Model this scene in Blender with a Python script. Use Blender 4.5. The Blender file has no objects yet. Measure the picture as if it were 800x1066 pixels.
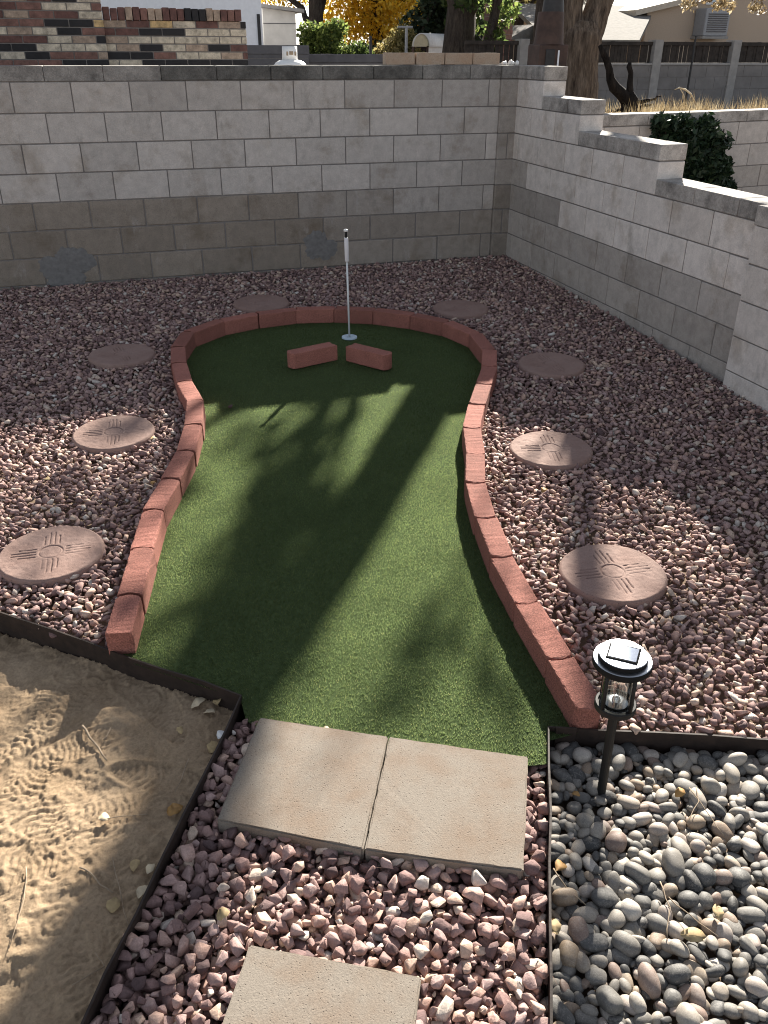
import bpy, bmesh, math, random
import numpy as np
from mathutils import Vector, Matrix

random.seed(7)
rng = np.random.default_rng(11)
SC = bpy.context.scene
COL = SC.collection
rad = math.radians

# ------------------------------------------------------------------ camera model (solved from the block courses of the two walls)
CAM = np.array([-3.3014722, -7.15485775, 1.87274932])
ROT = np.array([[0.95736469, -0.28886028, 0.00354841],
                [-0.13621895, -0.46223195, -0.876234],
                [0.25474939, 0.83839213, -0.48187279]])
FPX = 880.15
GA, GB, GC = 0.00404, 0.03304, 0.23493          # the slightly tilted yard surface
U, V = 0.4064, 0.2032                            # block module
ZC = 1.65                                        # underside of the back wall's cap course
SUN_AZ, SUN_EL = rad(32.7), rad(27.0)
SUN = Vector((math.sin(SUN_AZ) * math.cos(SUN_EL), math.cos(SUN_AZ) * math.cos(SUN_EL), math.sin(SUN_EL)))


def G(x, y):
    return GA * x + GB * y + GC


def ray(px, py):
    return ROT.T @ np.array([(px - 400) / FPX, (py - 533) / FPX, 1.0])


def gp(px, py, dz=0.0):
    """photo pixel -> point on the yard surface"""
    d = ray(px, py)
    n = np.array([-GA, -GB, 1.0])
    t = ((np.array([0, 0, GC + dz]) - CAM) @ n) / (d @ n)
    return CAM + t * d


def at(px, py, Y):
    """photo pixel -> point on the vertical plane y = Y"""
    d = ray(px, py)
    return CAM + d * ((Y - CAM[1]) / d[1])


# ------------------------------------------------------------------ object helpers
def tag(o, label=None, cat=None, group=None, kind=None):
    if label: o['label'] = label
    if cat: o['category'] = cat
    if group: o['group'] = group
    if kind: o['kind'] = kind
    elif cat: o['kind'] = 'thing'
    return o


def empty(name, loc, rz=0.0):
    o = bpy.data.objects.new(name, None)
    o.location = loc
    o.rotation_euler = (0, 0, rz)
    o.empty_display_size = 0.1
    COL.objects.link(o)
    return o


def link(name, me, mat=None, parent=None, loc=None, rot=None):
    o = bpy.data.objects.new(name, me)
    if mat is not None:
        for m in (mat if isinstance(mat, (list, tuple)) else [mat]):
            if m.name not in [k.name for k in me.materials if k]:
                me.materials.append(m)
    if parent is not None: o.parent = parent
    if loc is not None: o.location = loc
    if rot is not None: o.rotation_euler = rot
    COL.objects.link(o)
    return o


def copy_tree(o, parent=None):
    c = o.copy()
    COL.objects.link(c)
    if parent is not None: c.parent = parent
    for ch in list(o.children):
        copy_tree(ch, c)
    return c


def np_mesh(name, verts, faces, attrs=None, smooth=False):
    """verts (n,3); faces (m,k) one size; attrs {name: per-face float array}"""
    me = bpy.data.meshes.new(name)
    verts = np.ascontiguousarray(verts, dtype=np.float32)
    faces = np.ascontiguousarray(faces, dtype=np.int32)
    m, k = faces.shape
    me.vertices.add(len(verts))
    me.vertices.foreach_set('co', verts.ravel())
    me.loops.add(m * k)
    me.loops.foreach_set('vertex_index', faces.ravel())
    me.polygons.add(m)
    me.polygons.foreach_set('loop_start', np.arange(0, m * k, k, dtype=np.int32))
    me.polygons.foreach_set('loop_total', np.full(m, k, dtype=np.int32))
    if smooth:
        me.polygons.foreach_set('use_smooth', np.ones(m, dtype=bool))
    me.update(calc_edges=True)
    for an, av in (attrs or {}).items():
        a = me.attributes.new(an, 'FLOAT', 'FACE')
        a.data.foreach_set('value', np.ascontiguousarray(av, dtype=np.float32))
    return me


class MB:
    """collects faces in python lists, with one float 'tone' and 'old' per face"""
    def __init__(s):
        s.v, s.f, s.t, s.o = [], [], [], []

    def add(s, vs, fs, tone=0.5, old=0.0):
        b = len(s.v)
        s.v += [tuple(float(c) for c in p) for p in vs]
        s.f += [tuple(i + b for i in f) for f in fs]
        s.t += [tone] * len(fs)
        s.o += [old] * len(fs)

    def box(s, lo, hi, tone=0.5, old=0.0, M=None):
        x0, y0, z0 = lo
        x1, y1, z1 = hi
        vs = [(x0, y0, z0), (x1, y0, z0), (x1, y1, z0), (x0, y1, z0), (x0, y0, z1), (x1, y0, z1), (x1, y1, z1), (x0, y1, z1)]
        if M is not None: vs = [M @ Vector(p) for p in vs]
        s.add(vs, [(0, 3, 2, 1), (4, 5, 6, 7), (0, 1, 5, 4), (1, 2, 6, 5), (2, 3, 7, 6), (3, 0, 4, 7)], tone, old)

    def cbox(s, lo, hi, c, tone=0.5, old=0.0, M=None):
        """box with all twelve edges chamfered by c"""
        x0, y0, z0 = lo
        x1, y1, z1 = hi
        vs = []
        for (sx, xa) in ((1, x0), (-1, x1)):
            for (sy, ya) in ((1, y0), (-1, y1)):
                for (sz, za) in ((1, z0), (-1, z1)):
                    vs += [(xa, ya + sy * c, za + sz * c), (xa + sx * c, ya, za + sz * c), (xa + sx * c, ya + sy * c, za)]
        if M is not None: vs = [M @ Vector(p) for p in vs]
        i = lambda a, b, d, k: (a * 4 + b * 2 + d) * 3 + k
        fs = []
        for a in (0, 1):
            q = [i(a, 0, 0, 0), i(a, 1, 0, 0), i(a, 1, 1, 0), i(a, 0, 1, 0)]
            fs.append(tuple(q if a else q[::-1]))
            q = [i(0, a, 0, 1), i(1, a, 0, 1), i(1, a, 1, 1), i(0, a, 1, 1)]
            fs.append(tuple(q[::-1] if a else q))
            q = [i(0, 0, a, 2), i(1, 0, a, 2), i(1, 1, a, 2), i(0, 1, a, 2)]
            fs.append(tuple(q if a else q[::-1]))
            for b in (0, 1):
                fs.append((i(a, b, 0, 0), i(a, b, 1, 0), i(a, b, 1, 1), i(a, b, 0, 1)))
                fs.append((i(a, 0, b, 0), i(a, 1, b, 0), i(a, 1, b, 2), i(a, 0, b, 2)))
                fs.append((i(0, a, b, 1), i(1, a, b, 1), i(1, a, b, 2), i(0, a, b, 2)))
                for d in (0, 1):
                    fs.append((i(a, b, d, 0), i(a, b, d, 1), i(a, b, d, 2)))
        s.add(vs, fs, tone, old)

    def tube(s, pts, rs, n=12, cap=True, tone=0.5, jit=0.0, ridge=0.0, seed=0):
        rr = random.Random(seed)
        pts = [Vector(p) for p in pts]
        base = len(s.v)
        ph = [rr.uniform(0, 6.3) for _ in range(4)]
        ref = Vector((1, 0, 0))
        for k, p in enumerate(pts):
            t = (pts[min(k + 1, len(pts) - 1)] - pts[max(k - 1, 0)])
            if t.length < 1e-9: t = Vector((0, 0, 1))
            t.normalize()
            a = ref - t * ref.dot(t)
            if a.length < 0.2:
                a = Vector((0, 1, 0)) - t * t.y
            a.normalize()
            b = t.cross(a)
            for j in range(n):
                th = 2 * math.pi * j / n
                r = rs[k] * (1 + ridge * (math.sin(3 * th + ph[0]) * .5 + math.sin(5 * th + ph[1] + k * .2) * .35 + math.sin(11 * th + ph[2]) * .3) + rr.uniform(-jit, jit))
                s.v.append(tuple(p + (a * math.cos(th) + b * math.sin(th)) * r))
        for k in range(len(pts) - 1):
            for j in range(n):
                a0 = base + k * n + j
                a1 = base + k * n + (j + 1) % n
                s.f.append((a0, a1, a1 + n, a0 + n)); s.t.append(tone); s.o.append(0.0)
        if cap:
            s.f.append(tuple(base + j for j in range(n))[::-1]); s.t.append(tone); s.o.append(0.0)
            e = base + (len(pts) - 1) * n
            s.f.append(tuple(e + j for j in range(n))); s.t.append(tone); s.o.append(0.0)

    def bark_tube(s, pts, rs, n=84, rings=46, furrow=.045, seed=0):
        rr = random.Random(seed)
        P = [Vector(p) for p in pts]
        cum = [0]
        for a, b_ in zip(P[:-1], P[1:]): cum.append(cum[-1] + (b_ - a).length)
        q, r2 = [], []
        for i in range(rings):
            d = cum[-1] * i / (rings - 1)
            k = min(max(j for j in range(len(cum)) if cum[j] <= d + 1e-9), len(P) - 2)
            t = (d - cum[k]) / (cum[k + 1] - cum[k])
            t2 = t * t * (3 - 2 * t) if False else t
            q.append(P[k].lerp(P[k + 1], t2)); r2.append(rs[k] * (1 - t2) + rs[k + 1] * t2)
        base = len(s.v)
        s.tube(q, r2, n, ridge=.03, seed=seed)
        ph = [rr.uniform(0, 6.3) for _ in range(6)]
        for i in range(rings):
            z = cum[-1] * i / (rings - 1)
            for j in range(n):
                th = 2 * math.pi * j / n
                f = math.sin(13 * th + 1.6 * math.sin(z * 5 + ph[0]) + ph[1]) * .6 + math.sin(23 * th + 1.9 * math.sin(z * 7.3 + ph[2]) + ph[3]) * .5 + .4 * math.sin(7 * th + z * 9 + ph[4])
                f = (abs(f) * 1.2 - .5) + rr.uniform(-.25, .25)
                v = Vector(s.v[base + i * n + j])
                s.v[base + i * n + j] = tuple(q[i] + (v - q[i]) * (1 + furrow * f))

    def lathe(s, prof, n=40, c=(0, 0, 0), tone=0.5):
        base = len(s.v)
        for (r, z) in prof:
            for j in range(n):
                th = 2 * math.pi * j / n
                s.v.append((c[0] + r * math.cos(th), c[1] + r * math.sin(th), c[2] + z))
        for k in range(len(prof) - 1):
            for j in range(n):
                a0 = base + k * n + j
                a1 = base + k * n + (j + 1) % n
                s.f.append((a0, a1, a1 + n, a0 + n)); s.t.append(tone); s.o.append(0.0)

    def prism(s, outline, z0, z1, tone=0.5):
        n = len(outline)
        vs = [(x, y, z0) for x, y in outline] + [(x, y, z1) for x, y in outline]
        fs = [tuple(range(n))[::-1], tuple(range(n, 2 * n))] + [(i, (i + 1) % n, n + (i + 1) % n, n + i) for i in range(n)]
        s.add(vs, fs, tone)

    def mesh(s, name, smooth=False):
        me = bpy.data.meshes.new(name)
        me.from_pydata(s.v, [], s.f)
        for an, av in (('tone', s.t), ('old', s.o)):
            a = me.attributes.new(an, 'FLOAT', 'FACE')
            a.data.foreach_set('value', np.array(av, dtype=np.float32))
        if smooth:
            me.polygons.foreach_set('use_smooth', [True] * len(me.polygons))
        me.update()
        return me

    def build(s, name, mat, parent=None, smooth=False, loc=None, rot=None):
        return link(name, s.mesh(name, smooth), mat, parent, loc, rot)


def auto_smooth(o, deg=35):
    me = o.data
    bm = bmesh.new(); bm.from_mesh(me)
    for f in bm.faces: f.smooth = True
    for e in bm.edges:
        e.smooth = len(e.link_faces) == 2 and e.calc_face_angle(3.0) < rad(deg)
    bm.to_mesh(me); bm.free()


# ------------------------------------------------------------------ numpy noise
def vnoise(x, y, cell, seed):
    r = np.random.default_rng(seed)
    T = r.random((64, 64))
    fx, fy = x / cell, y / cell
    ix, iy = np.floor(fx).astype(int), np.floor(fy).astype(int)
    tx, ty = fx - ix, fy - iy
    tx = tx * tx * (3 - 2 * tx); ty = ty * ty * (3 - 2 * ty)
    g = lambda a, b: T[a % 64, b % 64]
    return ((g(ix, iy) * (1 - tx) + g(ix + 1, iy) * tx) * (1 - ty) + (g(ix, iy + 1) * (1 - tx) + g(ix + 1, iy + 1) * tx) * ty) * 2 - 1


def inside(poly, x, y):
    res = np.zeros(np.shape(x), bool)
    n = len(poly)
    for i in range(n):
        x0, y0 = poly[i]
        x1, y1 = poly[(i + 1) % n]
        c = (y0 > y) != (y1 > y)
        with np.errstate(divide='ignore', invalid='ignore'):
            xi = (x1 - x0) * (y - y0) / (y1 - y0 if y1 != y0 else 1e-12) + x0
        res ^= c & (x < xi)
    return res


# ------------------------------------------------------------------ materials
def new_mat(name):
    m = bpy.data.materials.new(name)
    m.use_nodes = True
    nt = m.node_tree
    b = nt.nodes['Principled BSDF']
    return m, nt, b


def nd(nt, typ, **kw):
    n = nt.nodes.new(typ)
    for k, v in kw.items():
        if k in n.inputs: n.inputs[k].default_value = v
        else: setattr(n, k, v)
    return n


def ramp(nt, stops, interp='LINEAR'):
    r = nt.nodes.new('ShaderNodeValToRGB')
    cr = r.color_ramp
    cr.interpolation = interp
    while len(cr.elements) < len(stops): cr.elements.new(0.5)
    for e, (p, c) in zip(cr.elements, stops):
        e.position = p
        e.color = (*c, 1) if len(c) == 3 else c
    return r


def noise(nt, vec, scale, detail=4, rough=0.6):
    n = nt.nodes.new('ShaderNodeTexNoise')
    n.inputs['Scale'].default_value = scale
    n.inputs['Detail'].default_value = detail
    n.inputs['Roughness'].default_value = rough
    if vec is not None: nt.links.new(vec, n.inputs['Vector'])
    return n


def mixc(nt, typ, fac, a, b):
    m = nt.nodes.new('ShaderNodeMix')
    m.data_type = 'RGBA'
    m.blend_type = typ
    m.clamp_factor = True
    for sock, v in ((m.inputs[0], fac), (m.inputs[6], a), (m.inputs[7], b)):
        if hasattr(v, 'is_output'): nt.links.new(v, sock)
        elif isinstance(v, (int, float)): sock.default_value = v if sock.type == 'VALUE' else (v, v, v, 1)
        else: sock.default_value = (*v, 1)
    return m.outputs[2]


def maprange(nt, val, a, b, c=0.0, d=1.0):
    m = nt.nodes.new('ShaderNodeMapRange')
    nt.links.new(val, m.inputs[0])
    for i, v in zip((1, 2, 3, 4), (a, b, c, d)): m.inputs[i].default_value = v
    return m.outputs[0]


def attr(nt, name):
    a = nt.nodes.new('ShaderNodeAttribute')
    a.attribute_name = name
    return a.outputs['Fac']


def pos(nt, obj=False):
    if obj:
        return nt.nodes.new('ShaderNodeTexCoord').outputs['Object']
    return nt.nodes.new('ShaderNodeNewGeometry').outputs['Position']


def bump(nt, b, height, strength=0.4, dist=0.01):
    n = nt.nodes.new('ShaderNodeBump')
    n.inputs['Strength'].default_value = strength
    n.inputs['Distance'].default_value = dist
    nt.links.new(height, n.inputs['Height'])
    nt.links.new(n.outputs['Normal'], b.inputs['Normal'])
    return n


def simple(name, col, rough=0.7, metal=0.0, var=0.15, scale=20.0, bmp=0.0, obj=False, spec=0.5):
    m, nt, b = new_mat(name)
    n = noise(nt, pos(nt, obj), scale)
    f = maprange(nt, n.outputs['Fac'], 0.3, 0.7, 1 - var, 1 + var)
    nt.links.new(mixc(nt, 'MULTIPLY', 1.0, col, f), b.inputs['Base Color'])
    b.inputs['Roughness'].default_value = rough
    b.inputs['Metallic'].default_value = metal
    b.inputs['Specular IOR Level'].default_value = spec
    if bmp: bump(nt, b, n.outputs['Fac'], bmp, 0.01)
    return m


def m_blocks():
    m, nt, b = new_mat('concrete_block')
    P = pos(nt)
    t = attr(nt, 'tone'); o = attr(nt, 'old')
    big = noise(nt, P, 3.2, 5, 0.65).outputs['Fac']
    mid = noise(nt, P, 14, 5, 0.7).outputs['Fac']
    fine = noise(nt, P, 150, 3, 0.7).outputs['Fac']
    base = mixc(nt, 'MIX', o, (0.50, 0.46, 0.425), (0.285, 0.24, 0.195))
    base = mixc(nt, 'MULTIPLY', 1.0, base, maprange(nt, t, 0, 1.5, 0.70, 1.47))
    base = mixc(nt, 'MULTIPLY', 1.0, base, maprange(nt, mid, 0.3, 0.7, 0.84, 1.14))
    # damp / weather stains with ragged outlines
    mpv = nt.nodes.new('ShaderNodeMapping'); mpv.inputs['Scale'].default_value = (1, 1, 0.35); nt.links.new(P, mpv.inputs['Vector'])
    run = noise(nt, mpv.outputs[0], 7, 5, 0.7).outputs['Fac']
    base = mixc(nt, 'MIX', maprange(nt, run, 0.58, 0.72, 0, 0.45), base, (0.20, 0.185, 0.165))
    base = mixc(nt, 'MIX', maprange(nt, run, 0.40, 0.30, 0, 0.35), base, (0.50, 0.48, 0.47))
    st = maprange(nt, big, 0.53, 0.66, 0, 0.8)
    base = mixc(nt, 'MULTIPLY', st, base, (0.72, 0.68, 0.63))
    base = mixc(nt, 'MULTIPLY', 1.0, base, maprange(nt, fine, 0.25, 0.75, 0.82, 1.15))
    # pits, stronger on the old rough blocks
    vo = nt.nodes.new('ShaderNodeTexVoronoi'); vo.inputs['Scale'].default_value = 85
    nt.links.new(P, vo.inputs['Vector'])
    pit = maprange(nt, vo.outputs['Distance'], 0.05, 0.22, 1, 0)
    pm = nt.nodes.new('ShaderNodeMath'); pm.operation = 'MULTIPLY'
    nt.links.new(pit, pm.inputs[0])
    nt.links.new(maprange(nt, o, 0, 1, 0.12, 0.75), pm.inputs[1])
    base = mixc(nt, 'MIX', pm.outputs[0], base, (0.10, 0.085, 0.075))
    nt.links.new(base, b.inputs['Base Color'])
    b.inputs['Roughness'].default_value = 0.92
    b.inputs['Specular IOR Level'].default_value = 0.25
    h = nt.nodes.new('ShaderNodeMath'); h.operation = 'SUBTRACT'
    nt.links.new(fine, h.inputs[0]); nt.links.new(pm.outputs[0], h.inputs[1])
    bump(nt, b, h.outputs[0], 0.5, 0.004)
    return m


def m_cap():
    m, nt, b = new_mat('weathered_cap')
    P = pos(nt)
    t = attr(nt, 'tone'); o = attr(nt, 'old')
    big = noise(nt, P, 5, 6, 0.7).outputs['Fac']
    fine = noise(nt, P, 110, 3, 0.7).outputs['Fac']
    base = mixc(nt, 'MIX', o, (0.34, 0.315, 0.29), (0.125, 0.12, 0.11))
    base = mixc(nt, 'MULTIPLY', 1.0, base, maprange(nt, t, 0, 1, 0.7, 1.25))
    base = mixc(nt, 'MULTIPLY', 1.0, base, maprange(nt, big, 0.35, 0.65, 0.5, 1.45))
    base = mixc(nt, 'MULTIPLY', 1.0, base, maprange(nt, fine, 0.25, 0.75, 0.7, 1.3))
    nt.links.new(base, b.inputs['Base Color'])
    b.inputs['Roughness'].default_value = 0.9
    b.inputs['Specular IOR Level'].default_value = 0.3
    bump(nt, b, fine, 0.45, 0.004)
    return m


def m_gravel(name, stops, rough=0.85):
    m, nt, b = new_mat(name)
    P = pos(nt)
    r = ramp(nt, stops)
    nt.links.new(attr(nt, 'tone'), r.inputs['Fac'])
    n = noise(nt, P, 60, 5, 0.7).outputs['Fac']
    f = noise(nt, P, 260, 3, 0.7).outputs['Fac']
    c = mixc(nt, 'MULTIPLY', 1.0, r.outputs['Color'], maprange(nt, n, 0.3, 0.7, 0.72, 1.25))
    c = mixc(nt, 'MULTIPLY', 1.0, c, maprange(nt, f, 0.3, 0.7, 0.85, 1.15))
    nt.links.new(c, b.inputs['Base Color'])
    b.inputs['Roughness'].default_value = rough
    b.inputs['Specular IOR Level'].default_value = 0.35
    bump(nt, b, n, 0.5, 0.006)
    return m


def m_pebble(name, use_attr):
    m, nt, b = new_mat(name)
    r = ramp(nt, PEB)
    if use_attr:
        nt.links.new(attr(nt, 'tone'), r.inputs['Fac'])
        P = pos(nt)
    else:
        oi = nt.nodes.new('ShaderNodeObjectInfo')
        nt.links.new(oi.outputs['Random'], r.inputs['Fac'])
        P = pos(nt)
    n = noise(nt, P, 38, 4, 0.6).outputs['Fac']
    f = noise(nt, P, 320, 3, 0.6).outputs['Fac']
    c = mixc(nt, 'MULTIPLY', 1.0, r.outputs['Color'], maprange(nt, n, 0.3, 0.7, 0.82, 1.16))
    c = mixc(nt, 'MULTIPLY', 1.0, c, maprange(nt, f, 0.3, 0.7, 0.8, 1.18))
    ve = noise(nt, P, 16, 6, 0.75).outputs['Fac']
    vr = ramp(nt, [(0.485, (0, 0, 0)), (0.5, (1, 1, 1)), (0.515, (0, 0, 0))]); nt.links.new(ve, vr.inputs['Fac'])
    vf = nt.nodes.new('ShaderNodeMath'); vf.operation = 'MULTIPLY'; vf.inputs[1].default_value = 0.3; nt.links.new(vr.outputs['Color'], vf.inputs[0])
    c = mixc(nt, 'MIX', vf.outputs[0], c, (0.45, 0.42, 0.38))
    nt.links.new(c, b.inputs['Base Color'])
    b.inputs['Roughness'].default_value = 0.62
    b.inputs['Specular IOR Level'].default_value = 0.35
    bump(nt, b, f, 0.12, 0.003)
    return m


def m_edger():
    m, nt, b = new_mat('red_concrete')
    P = pos(nt)
    oi = nt.nodes.new('ShaderNodeObjectInfo').outputs['Random']
    f = noise(nt, P, 190, 3, 0.75).outputs['Fac']
    g = noise(nt, P, 9, 4, 0.6).outputs['Fac']
    c = mixc(nt, 'MULTIPLY', 1.0, (0.30, 0.122, 0.094), maprange(nt, oi, 0, 1, 0.74, 1.2))
    c = mixc(nt, 'MULTIPLY', 1.0, c, maprange(nt, g, 0.3, 0.7, 0.88, 1.12))
    c = mixc(nt, 'MULTIPLY', 1.0, c, maprange(nt, f, 0.3, 0.7, 0.4, 1.5))
    vo = nt.nodes.new('ShaderNodeTexVoronoi'); vo.inputs['Scale'].default_value = 130
    nt.links.new(P, vo.inputs['Vector'])
    c = mixc(nt, 'MIX', maprange(nt, vo.outputs['Distance'], 0.08, 0.22, 0.6, 0), c, (0.12, 0.045, 0.035))
    nt.links.new(c, b.inputs['Base Color'])
    b.inputs['Roughness'].default_value = 0.9
    b.inputs['Specular IOR Level'].default_value = 0.25
    bump(nt, b, f, 0.5, 0.004)
    return m


def m_concrete(name, col, speck=(0.09, 0.07, 0.055), scale=150, wash=(0.9, 0.78, 0.7)):
    m, nt, b = new_mat(name)
    P = pos(nt)
    f = noise(nt, P, 230, 3, 0.75).outputs['Fac']
    g = noise(nt, P, 6, 5, 0.65).outputs['Fac']
    c = mixc(nt, 'MULTIPLY', maprange(nt, g, 0.4, 0.65, 0, 0.9), col, wash)
    c = mixc(nt, 'MULTIPLY', 1.0, c, maprange(nt, f, 0.3, 0.7, 0.8, 1.18))
    vo = nt.nodes.new('ShaderNodeTexVoronoi'); vo.inputs['Scale'].default_value = scale
    nt.links.new(P, vo.inputs['Vector'])
    sp = nt.nodes.new('ShaderNodeSeparateColor'); nt.links.new(vo.outputs['Color'], sp.inputs[0])
    mm = nt.nodes.new('ShaderNodeMath'); mm.operation = 'MULTIPLY'
    nt.links.new(maprange(nt, vo.outputs['Distance'], 0.12, 0.3, 1, 0), mm.inputs[0])
    nt.links.new(maprange(nt, sp.outputs[0], 0.6, 0.75, 0, 0.8), mm.inputs[1])
    c = mixc(nt, 'MIX', mm.outputs[0], c, speck)
    nt.links.new(c, b.inputs['Base Color'])
    b.inputs['Roughness'].default_value = 0.88
    b.inputs['Specular IOR Level'].default_value = 0.3
    h = nt.nodes.new('ShaderNodeMath'); h.operation = 'SUBTRACT'
    nt.links.new(f, h.inputs[0]); nt.links.new(mm.outputs[0], h.inputs[1])
    bump(nt, b, h.outputs[0], 0.4, 0.003)
    return m


def m_leaf(name, stops, trans=0.45, rough=0.6):
    m, nt, b = new_mat(name)
    r = ramp(nt, stops)
    nt.links.new(attr(nt, 'tone'), r.inputs['Fac'])
    nt.links.new(r.outputs['Color'], b.inputs['Base Color'])
    b.inputs['Roughness'].default_value = rough
    b.inputs['Specular IOR Level'].default_value = 0.3
    tr = nt.nodes.new('ShaderNodeBsdfTranslucent')
    nt.links.new(r.outputs['Color'], tr.inputs['Color'])
    mx = nt.nodes.new('ShaderNodeMixShader')
    mx.inputs[0].default_value = trans
    nt.links.new(b.outputs[0], mx.inputs[1]); nt.links.new(tr.outputs[0], mx.inputs[2])
    nt.links.new(mx.outputs[0], nt.nodes['Material Output'].inputs['Surface'])
    return m


def m_turf(name):
    m, nt, b = new_mat(name)
    P = pos(nt)
    r = ramp(nt, [(0, (0.082, 0.122, 0.056)), (0.5, (0.132, 0.180, 0.072)), (0.85, (0.182, 0.226, 0.088)), (1, (0.26, 0.28, 0.125))])
    nt.links.new(attr(nt, 'tone'), r.inputs['Fac'])
    g = noise(nt, P, 5, 5, 0.6).outputs['Fac']
    c = mixc(nt, 'MULTIPLY', 1.0, r.outputs['Color'], maprange(nt, g, 0.3, 0.7, 0.8, 1.2))
    nt.links.new(c, b.inputs['Base Color'])
    b.inputs['Roughness'].default_value = 0.55
    b.inputs['Specular IOR Level'].default_value = 0.25
    tr = nt.nodes.new('ShaderNodeBsdfTranslucent')
    nt.links.new(c, tr.inputs['Color'])
    mx = nt.nodes.new('ShaderNodeMixShader'); mx.inputs[0].default_value = 0.86
    nt.links.new(b.outputs[0], mx.inputs[1]); nt.links.new(tr.outputs[0], mx.inputs[2])
    nt.links.new(mx.outputs[0], nt.nodes['Material Output'].inputs['Surface'])
    return m


def m_dirt():
    m, nt, b = new_mat('sandy_dirt')
    P = pos(nt)
    a = noise(nt, P, 4, 6, 0.65).outputs['Fac']
    f = noise(nt, P, 120, 5, 0.75).outputs['Fac']
    c = mixc(nt, 'MIX', maprange(nt, a, 0.35, 0.65), (0.285, 0.205, 0.13), (0.39, 0.292, 0.195))
    c = mixc(nt, 'MULTIPLY', 1.0, c, maprange(nt, f, 0.3, 0.7, 0.75, 1.2))
    nt.links.new(c, b.inputs['Base Color'])
    b.inputs['Roughness'].default_value = 0.97
    b.inputs['Specular IOR Level'].default_value = 0.1
    bump(nt, b, f, 0.6, 0.006)
    return m


def m_bark(name, c0, c1, zs=0.22):
    m, nt, b = new_mat(name)
    mp = nt.nodes.new('ShaderNodeMapping'); mp.inputs['Scale'].default_value = (1, 1, zs)
    nt.links.new(pos(nt), mp.inputs['Vector'])
    n = noise(nt, mp.outputs[0], 22, 6, 0.7).outputs['Fac']
    w = noise(nt, mp.outputs[0], 60, 4, 0.7).outputs['Fac']
    r = ramp(nt, [(0.3, c0), (0.68, c1)])
    nt.links.new(n, r.inputs['Fac'])
    c = mixc(nt, 'MULTIPLY', 1.0, r.outputs['Color'], maprange(nt, w, 0.3, 0.7, 0.7, 1.25))
    nt.links.new(c, b.inputs['Base Color'])
    b.inputs['Roughness'].default_value = 0.95
    b.inputs['Specular IOR Level'].default_value = 0.15
    bump(nt, b, n, 1.0, 0.06)
    return m


def m_brick():
    m, nt, b = new_mat('glazed_mixed_brick')
    r = ramp(nt, [(0, (0.012, 0.011, 0.013)), (0.2, (0.115, 0.052, 0.043)), (0.4, (0.175, 0.088, 0.07)), (0.6, (0.33, 0.25, 0.19)), (0.75, (0.48, 0.42, 0.33)), (0.9, (0.50, 0.35, 0.17))], 'CONSTANT')
    nt.links.new(attr(nt, 'tone'), r.inputs['Fac'])
    n = noise(nt, pos(nt), 18, 5, 0.75).outputs['Fac']
    c = mixc(nt, 'MULTIPLY', 1.0, r.outputs['Color'], maprange(nt, n, 0.3, 0.7, 0.45, 1.5))
    nt.links.new(c, b.inputs['Base Color'])
    b.inputs['Roughness'].default_value = 0.75
    bump(nt, b, n, 0.3, 0.004)
    return m


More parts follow.
